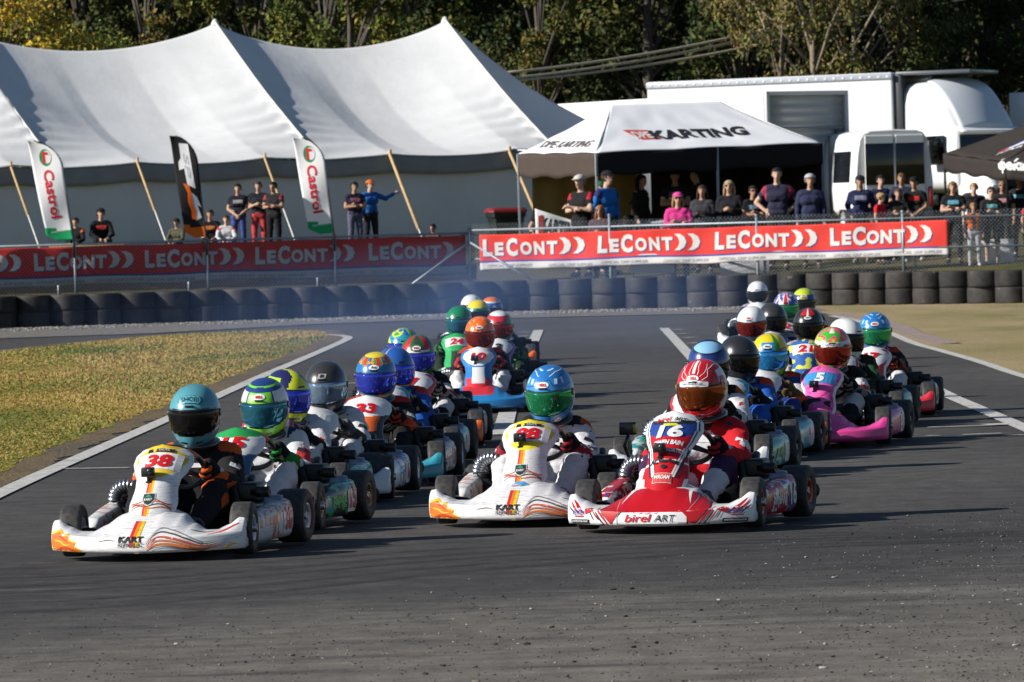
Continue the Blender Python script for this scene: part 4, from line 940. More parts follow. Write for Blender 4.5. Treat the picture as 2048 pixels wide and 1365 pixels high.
def fingers(mb, w, h, palm_n, col, s=1.0, curl=.5):       # five bent fingers off a hand running from wrist w to knuckles h
    w = Vector(w); h = Vector(h); d = (h - w).normalized(); n = Vector(palm_n).normalized(); x = d.cross(n).normalized()
    mb.add(capsule(w, h, .026*s, .034*s, 8), col)
    for k, ln in zip((-1.5, -.5, .5, 1.5), (.062, .075, .08, .068)):
        a = h + x * (k * .018 * s); b = a + (d * cos(curl*.5) + n * sin(curl*.5)) * ln * .5 * s; c = b + (d * cos(curl*1.6) + n * sin(curl*1.6)) * ln * .55 * s
        mb.add(tube([a, b, c], [.0105*s, .0095*s, .007*s], 6), col)
    a = w + (h - w) * .35 + x * (-.03 * s); mb.add(tube([a, a + (d * .7 - x * .6 + n * .3) * .04 * s, a + (d * 1.2 - x * .6 + n * .7) * .06 * s], [.012*s, .011*s, .008*s], 6), col)
# ------------------------------------------------------------------ kart parts shared by all karts
FY, RY_ = -.475, .475
def tyre_me(rr, w, name):
    pr = [(.066, -w*.40), (.075, -w*.47), (rr*.72, -w*.50), (rr*.90, -w*.485), (rr*.975, -w*.43), (rr, -w*.33), (rr*1.003, 0), (rr, w*.33), (rr*.975, w*.43), (rr*.90, w*.485), (rr*.72, w*.50), (.075, w*.47), (.066, w*.40)]
    mb = MB().add(lathe(pr, 44), (.022, .022, .022))
    for s in (-1, 1): mb.add(lathe([(rr*.80, s*w*.496), (rr*.83, s*w*.502), (rr*.86, s*w*.498), (rr*.83, s*w*.49)], 44), (.045, .043, .042))
    return mb.mesh(name, M_KTYRE)
def m_ktyre():
    m, nt, b = newmat('slick_rubber'); a = nt.nodes.new('ShaderNodeAttribute'); a.attribute_name = 'Col'; v = coords(nt)
    c = mixc(nt, ramp(nt, noisetex(nt, v, 40, 4), .35, .7), a.outputs['Color'], (.055, .052, .05)); nt.links.new(c, b.inputs['Base Color'])
    b.inputs['Roughness'].default_value = .65; b.inputs['Specular IOR Level'].default_value = .4; bump(nt, b, noisetex(nt, v, 140, 4), .3, .004); return m
M_KTYRE = m_ktyre()
TF, TRr = tyre_me(.138, .118, 'tyre'), tyre_me(.146, .165, 'tyre')
def rim_mesh(w, m):
    pr = [(.012, -w*.1), (.03, -w*.12), (.045, -w*.16), (.055, -w*.38), (.069, -w*.46), (.070, -w*.40), (.062, -w*.2), (.062, w*.2), (.070, w*.40), (.069, w*.46), (.055, w*.38), (.045, w*.16), (.03, w*.12), (.012, w*.1)]
    mb = MB().add(lathe(pr, 30))
    for k in range(6):
        a = 2*PI*k/6
        for s in (-1, 1): mb.add(capsule((s*w*.15, .036*cos(a), .036*sin(a)), (s*w*.20, .036*cos(a), .036*sin(a)), .006, .006, 6))
    return mb.mesh('rim', m)
RIMS = {k: (rim_mesh(.118, m), rim_mesh(.165, m)) for k, m in dict(white=M_ALU, dark=M_DARKMETAL, bronze=mat('bronze_alloy', hx('#8d6c52'), .35, .6), orange=mat('orange_alloy', hx('#b4481a'), .4, .3)).items()}
HUB = MB().add(lathe([(.004, -.07), (.022, -.07), (.026, -.03), (.026, .03), (.022, .07), (.004, .07)], 16)).mesh('wheel', M_STEEL)
def frame_mesh():
    mb = MB(); r = .015
    for s in (-1, 1):
        mb.add(tube([(s*.12, -.66, .05), (s*.22, -.60, .05), (s*.27, -.40, .05), (s*.30, 0, .05), (s*.30, .35, .06), (s*.26, .58, .07)], r, 8))
        mb.add(tube([(s*.40, -.20, .07), (s*.44, -.18, .08), (s*.44, .20, .08), (s*.30, .24, .07)], .011, 6))
        mb.add(tube([(s*.25, FY, .06), (s*.36, FY, .13), (s*.42, FY, .138)], .02, 8)); mb.add(tube([(s*.30, .2, .06), (s*.30, .22, .30)], .012, 6))
        mb.add(tube([(s*.09, FY+.05, .12), (s*.36, FY+.06, .13)], .007, 6))
    for y in (-.60, -.25, .25, .56): mb.add(tube([(-.27, y, .05), (.27, y, .05)], r, 8))
    mb.add(tube([(-.17, -.64, .06), (-.17, -.70, .14), (.17, -.70, .14), (.17, -.64, .06)], .011, 6))
    return mb.mesh('frame', M_DARKMETAL)
FRAME = frame_mesh()
TRAY = MB().add(box(.54, .72, .006, .002), M=TR(0, -.30, .040)).mesh('floor_tray', M_STEEL)
AXLE = MB().add(tube([(-.46, RY_, .146), (.46, RY_, .146)], .0175, 12)).add(lathe([(.02, -.006), (.09, -.006), (.09, .006), (.02, .006)], 26), M=TR(-.12, RY_, .146)).add(lathe([(.02, -.008), (.075, -.008), (.08, .008), (.02, .008)], 26), M=TR(.14, RY_, .146)).mesh('axle', M_STEEL)
COLM = MB().add(tube([(0, -.50, .12), (0, -.15, .45)], .011, 8)).mesh('steering_column', M_DARKMETAL)
def seat_fn(u, v):
    x = (2*u - 1); pr = [(-.02, .10), (.06, .055), (.22, .045), (.34, .09), (.41, .24), (.45, .43)]; k = v * 5; i = min(int(k), 4); t = k - i
    y = pr[i][0] + (pr[i+1][0] - pr[i][0]) * t; z = pr[i][1] + (pr[i+1][1] - pr[i][1]) * t; e = abs(x) ** 3
    return (x * .19, y - .10 * e, z + .13 * e * (1 - .4 * v))
SEAT = MB().add(shell(seat_fn, 18, 24, .008)).mesh('seat', M_BLACK)
def engine_mesh():
    mb = MB().add(box(.17, .20, .14, .02), M=TR(-.37, .22, .16))
    for k in range(6): mb.add(box(.15, .16, .008, .003), M=TR(-.37, .20, .235 + .018*k))
    mb.add(lathe([(.01, -.08), (.055, -.08), (.055, .08), (.01, .08)], 18), M=TR(-.37, .20, .28) @ RY(PI/2)).add(box(.07, .09, .06, .01), M=TR(-.36, .34, .20)).add(lathe([(.01, -.02), (.06, -.02), (.06, .02), (.01, .02)], 20), M=TR(-.26, .22, .16))
    return mb.mesh('engine', M_DARKMETAL)
ENGINE = engine_mesh()
def exhaust_mesh():
    mb = MB().add(tube([(-.38, .10, .25), (-.37, .0, .27), (-.33, -.06, .28)], .022, 10)); pts = []
    for k in range(61):
        a = PI * 1.05 * k / 60; pts.append(Vector((-.285 - .085 * cos(a), -.07 - .02 * sin(a), .27 + .085 * sin(a))))
    rs = [.030 + .007 * (1 if (k // 2) % 2 else 0) for k in range(61)]; mb.add(tube(pts, rs, 12)); return mb.mesh('exhaust_flex', M_STEEL)
EXH = exhaust_mesh()
CAN = MB().add(lathe([(.01, -.13), (.05, -.125), (.055, -.10), (.055, .10), (.05, .125), (.01, .13)], 20), M=TR(.36, .20, .22) @ RZ(.25)).mesh('silencer', M_STEEL)
AIRBOX = MB().add(box(.15, .17, .10, .02, 3), M=TR(.33, .08, .30)).add(lathe([(.01, -.05), (.03, -.05), (.03, .05), (.01, .05)], 14), M=TR(.42, .02, .30)).add(box(.16, .10, .10, .015), M=TR(.36, -.08, .16)).add(tube([(.30, .2, .30), (.28, .34, .36), (.2, .44, .34)], .022, 8)).mesh('airbox', M_BLACK)
RADI = MB().add(box(.05, .30, .24, .01), M=TR(.30, .12, .22) @ RY(-.2)).mesh('radiator', M_DARKMETAL)
BUMP = MB().add(tube([(-.52, .62, .14), (-.48, .68, .14), (0, .70, .14), (.48, .68, .14), (.52, .62, .14)], [.05, .06, .06, .06, .05], 12)).mesh('rear_bumper', M_BLACK)
SWC, SWT = Vector((0, -.15, .448)), R(46)
SWU, SWN = Vector((0, -sin(SWT), cos(SWT))), Vector((0, cos(SWT), sin(SWT)))
def swp(a, r=.162): return SWC + Vector((1, 0, 0)) * (r * cos(a)) + SWU * (r * sin(a))
def wheel_mesh(grip):
    mb = MB(); pts = [swp(2*PI*k/48) for k in range(49)]
    v, f = tube(pts, .0155, 10, False); nseg = 10
    mb.add((v, f), (.014, .014, .015))
    for i in range(len(mb.f)):
        a = (i // nseg) / 48 * 360
        if 28 < a < 48 or 132 < a < 152: mb.c[i] = grip
    for a in (PI*.5, PI*1.17, PI*1.83): mb.add(tube([SWC, swp(a, .155)], [.02, .011], 8), (.05, .05, .055))
    mb.add(lathe([(.005, -.012), (.05, -.012), (.05, .02), (.005, .02)], 20), (.03, .03, .03), TR(*SWC) @ RX(SWT) @ RY(-PI/2))
    return mb.mesh('steering_wheel', M_PAINT)
SWH = {k: wheel_mesh(c) for k, c in dict(orange=(.62, .13, .02), red=(.5, .03, .03), dark=(.03, .03, .03)).items()}
CAMM = MB().add(box(.070, .034, .052, .006), (.008, .008, .009)).add(lathe([(.004, -.012), (.014, -.012), (.015, .01), (.004, .01)], 16), (.02, .02, .03), TR(.016, -.020, .006) @ RZ(PI/2)).add(box(.014, .012, .03, .002), (.01, .01, .01), TR(0, .002, -.036)).add(box(.03, .03, .010, .002), (.01, .01, .01), TR(0, .01, -.052)).mesh('action_camera', M_PAINT)
# ------------------------------------------------------------------ bodywork surfaces
NW = .53
ZT = [(0, .262), (.15, .258), (.32, .225), (.45, .175), (.58, .140), (.70, .142), (.82, .168), (.93, .205), (1, .20)]
def nose_ring(x):
    s = min(abs(x) / NW, 1); yf = -.865 + .185 * s ** 2.3; yr = lerp_tab([(0, -.50), (.3, -.52), (.5, -.585), (.66, -.615), (1, -.628)], s); zt = lerp_tab(ZT, s); zf = .105 + .03 * s
    zb = .032 + .012 * s; pts = [(yf + .10, zb + .006), (yf + .05, zb), (yf + .012, zb + .002), (yf, zb + .018)]
    for k in range(5): t = (k + 1) / 5; pts.append((yf + .006 * t * t, zb + .018 + (zf - zb - .018) * t))
    for k in range(1, 15):
        t = k / 14; pts.append((yf + .006 + (yr - yf - .006) * t, zf + (zt - zf) * sin(PI/2 * t) ** (1.0 + .25 * s)))
    pts += [(yr + .012, zt - .012), (yr + .008, zt - .035), (yr - .01, zt - .04)]
    for k in range(6): t = k / 5; pts.append((yr - .02 + (yf + .05 - yr + .02) * t, zt - .035 + (zb + .03 - zt + .035) * t * (.35 + .65 * t)))
    return [Vector((x, y, z)) for y, z in pts]
def nose_base():
    xs_ = [NW * sin(PI/2 * (k / 80 - 1)) * .25 + NW * (k / 80 - 1) * .75 for k in range(161)]
    rings = [nose_ring(x) for x in xs_]
    for e, k in ((0, 1), (-1, -2)):                       # round off the tips
        c = sum(rings[e], Vector((0, 0, 0))) / len(rings[e]); rings[e] = [c + (p - c) * .55 for p in rings[e]]
        c = sum(rings[k], Vector((0, 0, 0))) / len(rings[k]); rings[k] = [c + (p - c) * .88 for p in rings[k]]
    return loft(rings)
NOSE = nose_base()
PHT = [.365]
def panel_c(t): return Vector((0, -.705 + .345 * t ** .92 - .02 * sin(PI * t), .185 + PHT[0] * t))
PWT = [(0, .05), (.03, .092), (.10, .122), (.25, .132), (.45, .118), (.56, .122), (.66, .148), (.76, .166), (.86, .160), (.94, .128), (.98, .088), (1.0, .03)]
def panel_fn(u, t): 
    x = 2*u - 1; w = lerp_tab(PWT, t); c = panel_c(t); return Vector((x * w, c.y + .13 * (abs(x) ** 2.2) * (w / .15) * (.7 if t > .3 else .45 + t * .8), c.z - .012 * x * x))
def panel_geo(h): PHT[0] = h; return shell(lambda u, v: panel_fn(1 - u, v), 44, 64, -.008)
def art(cols, seed=0, sc=7, stretch=1):
    def fn(p):
        k = noise.noise(Vector((p.x * sc + seed, p.y * sc * stretch, p.z * sc * 1.5))) + .5 * noise.noise(Vector((p.x * sc * 2.3, p.y * sc * 2.3 + seed, p.z * 20)))
        return cols[0] if k < .12 else cols[1 % len(cols)] if k < .3 else cols[2 % len(cols)] if k < .42 else cols[3 % len(cols)]
    return fn
def pod_mesh(spec, side):
    rings = []
    for k in range(41):
        y = -.30 + .60 * k / 40; e = min(1, min(k, 40 - k) / 4 + .45) ; zt = (.185 + .075 * k / 40); xo = .525 - .05 * (1 - k/40) ** 2; zb = .045; xi = .385; c = []
        for a in range(20):
            th = 2*PI*a/20; cc, ss = cos(th), sin(th); q = 3.6
            c.append(Vector((side * ((xi+xo)/2 + (xo-xi)/2 * e * math.copysign(abs(cc)**(2/q), cc)), y, (zb+zt)/2 + (zt-zb)/2 * e * math.copysign(abs(ss)**(2/q), ss))))
        rings.append(c)
    mb = MB().add(loft(rings), spec['pod']); bv = mb.bvh(); n = (side, 0, 0); ex = (0, side, 0)
    put_poly(mb, bv, [(-.085, -.08), (.085, -.08), (.085, .09), (-.085, .082)], (side*.52, .185, .15), ex, (0, 0, 1), n, spec.get('podbox', WHITE), .003, 2)
    if spec.get('num'): put_text(mb, bv, spec['num'], (side*.52, .185, .152), ex, (0, 0, 1), n, .125, spec.get('numc', RED), .04, 0, .11 if len(spec['num']) > 1 else .06, 1, .006)
    if spec.get('podtext'): put_text(mb, bv, spec['podtext'], (side*.5, -.04, .135), ex, (0, 0, 1), n, .065, spec.get('podtc', WHITE), .03, .1, .22, 1, .005)
    return mb
def kart(spec, root):
    worn = spec.get('worn', False); m = M_WORN if worn else M_PAINT
    # nose
    mb = MB().add(NOSE, spec['nose']); bv = mb.bvh()
    if spec.get('nose_art'): spec['nose_art'](mb, bv)
    mb.build('front_fairing', m, root)
    mb = MB().add(panel_geo(spec.get('ph', .40))); pc = spec['panel']
    for i, f in enumerate(mb.f):
        q = sum((mb.v[k] for k in f), Vector((0, 0, 0))) / len(f); t = min(max((q.z - .185) / PHT[0], 0), 1); w = lerp_tab(PWT, t); mb.c[i] = pc(q.x / max(w, .01), t)
    bv = mb.bvh(); n = Vector((0, -.81, .58)); ey = Vector((0, .58, .81)); ex = (1, 0, 0)
    def at_t(t, x=0): c = panel_c(t); return Vector((x, c.y, c.z))
    if spec.get('box'):
        put_poly(mb, bv, [(-.115, -.055), (.115, -.055), (.125, .055), (-.125, .055)], at_t(spec.get('bt', .79)), ex, ey, n, spec['box'], .003, 3)
    if spec.get('num'): put_text(mb, bv, spec['num'], at_t(spec.get('bt', .79)), ex, ey, n, .085, spec.get('numc', RED), .045, .12, .15 if len(spec['num']) > 1 else .075, 1, .006)
    if spec.get('panel_art'): spec['panel_art'](mb, bv, at_t, ex, ey, n)
    pn = mb.build('number_panel', m, root)
    for s in (-1, 1): pod_mesh(spec, s).build('side_pod', m, root)
    inst(FRAME, 'frame', root); inst(TRAY, 'floor_tray', root); inst(AXLE, 'axle', root); inst(COLM, 'steering_column', root); inst(SEAT, 'seat', root); inst(ENGINE, 'engine', root); inst(EXH, 'exhaust_flex', root)
    inst(CAN, 'silencer', root); inst(AIRBOX, 'airbox', root); inst(RADI, 'radiator', root); inst(BUMP, 'rear_bumper', root); inst(SWH[spec.get('grip', 'orange')], 'steering_wheel', root)
    rf, rr_ = RIMS[spec.get('rim', 'white')]; st = spec.get('steer', .12)
    for x, y, tm, rm, rad in ((-.468, FY, TF, rf, .138), (.468, FY, TF, rf, .138), (-.472, RY_, TRr, rr_, .146), (.472, RY_, TRr, rr_, .146)):
        w = inst(HUB, 'wheel', root, TR(x, y, rad) @ RZ(st if y < 0 else 0)); inst(tm, 'tyre', w); inst(rm, 'rim', w)
    if spec.get('cam'):
        c = at_t(spec.get('camt', .60)); c2 = c + n * .035 + Vector((spec.get('camx', -.03), 0, 0)); inst(CAMM, 'action_camera', root, TR(*c2))
    if spec.get('rearcam'):
        mb = MB().add(tube([(.40, .55, .15), (.40, .56, .30), (.37, .55, .38), (.40, .54, .44)], .012, 8), (.02, .02, .02)).add(box(.10, .06, .075, .008), (.02, .02, .02), TR(.40, .53, .48)).add(box(.018, .064, .05, .003), (.45, .35, .04), TR(.442, .53, .48)); mb.build('arm_camera', M_PAINT, root)
# ------------------------------------------------------------------ helmets
def hpt(lo, la, k=1.0):
    cl = max(cos(la), 0) ** .88; sl_ = math.copysign(abs(sin(la)) ** .95, la); x = .140 * cl * sin(lo); y = -.160 * cl * cos(lo); z = .158 * sl_
    if la < 0:
        d = min(1, -la / R(60)); fr = max(0, cos(lo)); x *= 1 + .02 * d - .10 * d * d; y = y * (1 - .02 * d) - .042 * d * fr ** 1.3 + .03 * d * max(0, -cos(lo)); z *= 1.20 - .26 * max(0, -cos(lo)) * d
    else: y += .012 * sin(la) ; x *= 1 - .02 * sin(la)
    return Vector((x * k, y * k, z * k))
VB = lambda lo: R(-25) + R(15) * abs(lo / R(84)) ** 3; VTp = lambda lo: R(16) - R(6) * abs(lo / R(84)) ** 2.5
def helmet_mesh(sp):
    mb = MB(); n, m = 72, 52; la0 = R(-64)
    v = [hpt(2*PI*i/n - PI, la0 + (R(89.9) - la0) * j / m) for j in range(m+1) for i in range(n)]
    f = [(j*n+i, j*n+(i+1) % n, (j+1)*n+(i+1) % n, (j+1)*n+i) for j in range(m) for i in range(n)]
    mb.add((v, f)); f0 = sp['pat']
    for q in range(len(f)):
        j, i = divmod(q, n); lo = 2*PI*(i+.5)/n - PI; la = la0 + (R(89.9) - la0) * (j+.5) / m
        mb.c[q] = (.01, .01, .011) if abs(lo) < R(84) and VB(lo) - R(3) < la < VTp(lo) + R(3) else f0(math.degrees(lo), math.degrees(la))
    mb.add(lathe([(.095, -.012), (.125, -.014), (.128, .006), (.10, .02)], 40), (.012, .012, .013), TR(0, -.004, -.158) @ SC(1, 1.12, 1) @ RY(-PI/2))   # neck roll
    bv = mb.bvh()
    # chin slots, brow vents, side pivots
    for k in (-1, 1):
        put_poly(mb, bv, [(-.022, -.007), (.02, -.004), (.022, .006), (-.02, .004)], hpt(R(24*k), R(-42)), (1, 0, 0), (0, .0, 1), (k*.35, -1, -.1), (.008, .008, .008), .003, 1)
        if sp.get('brow'): put_poly(mb, bv, [(-.03*k, .022), (.002*k, -.016), (-.012*k, -.018), (-.034*k, .004)] if k == 1 else [(.034, .004), (.012, -.018), (-.002, -.016), (.03, .022)], hpt(R(27*k), R(40)), (1, 0, 0), (0, .4, 1), (k*.3, -1, .6), sp.get('vent', (.02, .02, .02)), .003, 1)
        mb.add(lathe([(.004, -.004), (.022, -.004), (.020, .006), (.004, .008)], 18), sp.get('pivot', (.03, .03, .03)), TR(*hpt(R(86*k), R(3))) @ RZ(0 if k > 0 else PI))
    mb.add(box(.05, .016, .010, .003), sp.get('vent', (.02, .02, .02)), TR(*hpt(0, R(25))) @ RX(-.5))
    b = sp.get('badge'); q = hpt(0, R(33)); nn = (0, -1, .7); ey = (0, .57, .81)
    if b == 'BELL': put_ellipse(mb, bv, q, (1, 0, 0), ey, nn, .034, .019, (.8, .8, .8), .003); put_text(mb, bv, 'BELL', q, (1, 0, 0), ey, nn, .017, (.55, .02, .03), .05, 0, .044, 0, .0055)
    elif b == 'Arai': put_ellipse(mb, bv, q, (1, 0, 0), ey, nn, .036, .017, (.8, .8, .8), .003); put_text(mb, bv, 'Arai', q, (1, 0, 0), ey, nn, .019, (.02, .02, .04), .03, .3, .044, 0, .0055)
    elif b == 'SHOEI':
        hexo = [(-.070, 0), (-.052, .025), (.052, .025), (.070, 0), (.052, -.025), (-.052, -.025)]; q = hpt(0, R(40))
        put_poly(mb, bv, hexo, q, (1, 0, 0), (0, .64, .77), (0, -1, .85), (.01, .01, .01), .003, 2); put_poly(mb, bv, [(x*.94, y*.90) for x, y in hexo], q, (1, 0, 0), (0, .64, .77), (0, -1, .85), (.10, .36, .43), .005, 2)
        put_text(mb, bv, 'SHOEI', q, (1, 0, 0), (0, .64, .77), (0, -1, .85), .027, (.01, .01, .012), .0, 0, .098, 2, .008)
    elif b == 'R':
        put_poly(mb, bv, [(-.03, -.017), (.022, -.017), (.03, .017), (-.022, .017)], q, (1, 0, 0), ey, nn, (.35, .34, .33), .003, 1); put_text(mb, bv, 'R', q, (1, 0, 0), ey, nn, .022, (.02, .02, .02), .05, .2, .03, 0, .006)
    elif b == 'HJC': put_ellipse(mb, bv, q, (1, 0, 0), ey, nn, .034, .016, (.75, .72, .70), .003); put_text(mb, bv, 'HJC', q, (1, 0, 0), ey, nn, .016, (.02, .02, .02), .05, .2, .04, 0, .0055)
    if sp.get('strip'):
        q = hpt(0, R(21.5)); put_ellipse(mb, bv, q, (1, 0, 0), (0, .35, .93), (0, -1, .3), .085, .017, sp['strip'][1], .006, 28, 6); put_text(mb, bv, sp['strip'][0], q, (1, 0, 0), (0, .35, .93), (0, -1, .3), .014, sp['strip'][2], .02, .1, .12, 0, .009)
    if sp.get('extra'): sp['extra'](mb, bv)
    return mb.mesh('helmet', M_HELM)
def visor_mesh(col, smooth_=None):
    def fn(u, v):
        lo = R(-82 + 164 * u); a, b = VB(lo), VTp(lo); return hpt(lo, a + (b - a) * v, 1.022)
    mb = MB().add(shell(lambda u, v: fn(1 - u, v), 40, 10, -.003), col)
    return mb.mesh('visor', M_VISOR)
# ------------------------------------------------------------------ driver: seated body, suit, gloves, boots
HC = Vector((0, .24, .715))
def driver_caps():
    c = [('pelvis', (-.06, .29, .15), (.06, .29, .15), .115, .115), ('belly', (-.05, .33, .25), (.05, .33, .25), .11, .11), ('chest', (-.09, .325, .40), (.09, .325, .40), .115, .115), ('chest', (-.135, .31, .49), (.135, .31, .49), .074, .074), ('neck', (0, .29, .53), (0, .25, .64), .07, .06)]
    for s in (-1, 1):
        c += [('uparm', (s*.160, .30, .48), (s*.248, .11, .31), .070, .056), ('forearm', (s*.248, .11, .31), (s*.215, -.07, .385), .058, .040), ('hand', (s*.215, -.07, .385), (s*.185, -.125, .428), .024, .020),
              ('thigh', (s*.09, .26, .14), (s*.205, -.10, .30), .092, .068), ('shin', (s*.205, -.10, .30), (s*.165, -.44, .115), .064, .045), ('foot', (s*.165, -.43, .10), (s*.16, -.545, .165), .044, .034)]
    return c + head_caps(HC + Vector((0, 0, -.01)), .92)
DB = remesh(driver_caps(), .0135, 3)
def dbody():
    mb = MB(); mb.v = [Vector(p) for p in DB['V']]; mb.f = list(DB['F']); mb.s = [True] * len(mb.f); mb.c = [(.42, .25, .18)] * len(mb.f); face_bits(mb, HC + Vector((0, 0, -.01)), .92); return mb.mesh('body', M_SKIN)
DBODY = dbody()
def glove_mesh(cp, cf):
    out = []
    for s in (-1, 1):
        mb = MB()
        a0 = R(-12) if s > 0 else PI + R(12); ctr = swp(a0); rad = (ctr - SWC).normalized(); tan = (swp(a0 + .05) - swp(a0 - .05)).normalized() * s
        w = Vector((s*.215, -.07, .385)); k = ctr + rad * .018 + SWN * .030
        mb.add(capsule(Vector((s*.232, .02, .350)), w, .058, .050, 12), cf); mb.add(capsule(w, k + tan * .02, .040, .036, 12), cp); mb.add(capsule(k - tan * .028, k + tan * .030, .030, .029, 10), cp)
        for j, off in enumerate((-.034, -.012, .010, .031)):
            pts = [ctr + tan * off + rad * (.029 * cos(p)) + SWN * (.029 * sin(p)) for p in [R(a) for a in (60, 20, -25, -70, -120, -165)]]; ln = (5, 6, 6, 5)[j]
            mb.add(tube(pts[:ln], [.0135, .0135, .013, .012, .0115, .009][:ln], 8), cf if j % 2 else cp)
        pts = [k + tan * .02 - rad * .006, ctr + tan * .045 + SWN * .026, ctr + tan * .062 + SWN * .010 - rad * .018]; mb.add(tube(pts, [.015, .013, .010], 8), cf)
        out.append(mb.mesh('glove', M_CLOTH))
    return out
_GL = {}
def gloves(cp, cf):
    if (cp, cf) not in _GL: _GL[(cp, cf)] = glove_mesh(cp, cf)
    return _GL[(cp, cf)]
_BT = {}
def boots(col):
    if col not in _BT: _BT[col] = [garment(DB, lambda b, t, c: s * c[0] > 0 and (b == 'foot' or (b == 'shin' and t > .82)), .010, lambda b, t, c: col).mesh('boot', M_CLOTH) for s in (-1, 1)]
    return _BT[col]
def suit(base, shoulder=None, arm=None, fore=None, leg=None, knee=None, side=None, patch=(), collar=None, seed=0):
    def fn(b, t, c):
        for (x, y, z, r, col) in patch:
            if (c[0]-x)**2 + (c[1]-y)**2 + (c[2]-z)**2 < r*r: return col
        if b == 'neck': return collar or base
        if shoulder and c[2] > .515 and abs(c[0]) > .08: return shoulder
        if arm and b == 'uparm' and t > .35: return arm
        if fore and b == 'forearm': return fore
        if knee and ((b == 'thigh' and t > .72) or (b == 'shin' and t < .3)): return knee
        if leg and b in ('thigh', 'shin'): return leg
        if side and b in ('chest', 'belly') and abs(c[0]) > .13: return side
        if seed and b in ('uparm', 'forearm', 'thigh', 'chest'):
            k = noise.noise(Vector((c[0]*16 + seed, c[1]*16, c[2]*16)))
            if k > .58: return (.04, .04, .05)
            if k < -.62: return (.45, .03, .03)
        return base
    mb = garment(DB, lambda b, t, c: b not in ('head', 'ear', 'hand', 'foot') and not (b == 'neck' and t > .75), .010, fn, .013, 14, seed=seed)
    return mb

def badges(mb, dark, text=None):      # sewn patches on the sleeves and thighs of the near drivers
    bv = mb.bvh()
    for s in (-1, 1):
        n = Vector((s * .75, -.6, .25)); ex = Vector((s * .2, .8 * s, -.6 * s)) if s > 0 else Vector((.2, -.8, .6)); ey = n.cross(ex) if n.cross(ex).z > 0 else -n.cross(ex)
        o = Vector((s * .22, .20, .41))
        put_poly(mb, bv, [(-.035, -.012), (.03, -.016), (.035, .012), (-.03, .014)], o + Vector((0, -.02, .02)), ex, ey, n, dark, .004, 1)
        if text: put_text(mb, bv, text, o + Vector((s * .01, -.05, -.03)), ex, ey, n, .022, dark, .03, .1, .07, 1, .005)
        put_poly(mb, bv, [(-.02, -.03), (.02, -.03), (.018, .03), (-.018, .03)], Vector((s * .19, -.06, .36)), (0, 1, 0), (s * .5, 0, -.9), (s * .6, -.3, .9), dark, .004, 1)
    put_poly(mb, bv, [(-.05, -.012), (.05, -.012), (.05, .012), (-.05, .012)], (0, .2, .44), (1, 0, 0), (0, .2, .98), (0, -1, .2), dark, .004, 2); return mb
def ribbon(mb, bvh, pts, w, col, n=(0, -1, .12), off=.003, k=14):      # tapered sticker stroke given in front view (x, z)
    pts = [Vector((x, z)) for x, z in pts]; L = []
    for i in range(len(pts) - 1):
        a, b, c, d = pts[max(i-1, 0)], pts[i], pts[i+1], pts[min(i+2, len(pts)-1)]
        for j in range(k): t = j / k; L.append(.5 * ((2*b) + (c-a)*t + (2*a-5*b+4*c-d)*t*t + (3*b-a-3*c+d)*t**3))
    L.append(pts[-1]); v = []; N = len(L)
    for i, p in enumerate(L):
        t = (L[min(i+1, N-1)] - L[max(i-1, 0)]).normalized(); q = Vector((-t.y, t.x)) * (w * max(.12, sin(PI * (.08 + .9 * i / (N-1)))) / 2); v += [tuple(p + q), tuple(p - q)]
    put2d(mb, bvh, v, [(2*i, 2*i+1, 2*i+3, 2*i+2) for i in range(N-1)], (0, -.85, 0), Vector((1, 0, 0)), Vector((0, 0, 1)), n, col, off, 1.0)
def facepoly(mb, bvh, pts, col, off=.003, n=(0, -1, .12), sub=3): put_poly(mb, bvh, pts, (0, -.85, 0), (1, 0, 0), (0, 0, 1), n, col, off, sub)

def hline(mb, pts, w, col, k=1.008):      # pinstripe on a helmet, points as (longitude, latitude) in degrees
    P_ = []
    for i in range(len(pts) - 1):
        for j in range(10): t = j / 10; P_.append((pts[i][0] + (pts[i+1][0] - pts[i][0]) * t, pts[i][1] + (pts[i+1][1] - pts[i][1]) * t))
    P_.append(pts[-1]); C = [hpt(R(a), R(b), k) for a, b in P_]; v = []
    for i, p in enumerate(C):
        t = (C[min(i+1, len(C)-1)] - C[max(i-1, 0)]).normalized(); q = t.cross(p.normalized()).normalized() * (w / 2); v += [p + q, p - q]
    mb.add((v, [(2*i, 2*i+1, 2*i+3, 2*i+2) for i in range(len(C)-1)]), col, smooth=False)
# ------------------------------------------------------------------ the field: 28 karts with their drivers
nz = lambda a, b, s=0: noise.noise(Vector((a, b, s)))
teal = lambda lo, la: (.02, .02, .022) if la < -52 else (.085, .30, .36)
def h15(lo, la):
    if la > 60: return (.015, .05, .20)
    if la > 52 + 4 * cos(R(lo)): return (.18, .58, .03)
    if la > 44: return (.015, .05, .20)
    if la > 18: return (.18, .60, .03) if abs(lo) < 34 else ((.015, .04, .16) if abs(lo) < 41 else (.62, .64, .65))
    if la < -50: return (.6, .62, .6)
    return (.22, .68, .04) if abs(lo) < 60 else ((.55, .62, .03) if la < -20 else (.6, .62, .6))
def hyel(lo, la):
    if la > 16: return (.68, .74, .02) if abs(lo) < 30 + 8 * sin(R(la * 5)) or la > 80 else ((.02, .02, .10) if abs(lo) < 62 else ((.35, .6, .03) if la < 45 else (.02, .02, .10)))
    return (.62, .68, .02) if nz(lo * .04, la * .05, 3) > -.05 else (.02, .02, .10)
hblk = lambda lo, la: (.022, .022, .024)
hsat = lambda lo, la: (.035, .034, .033)
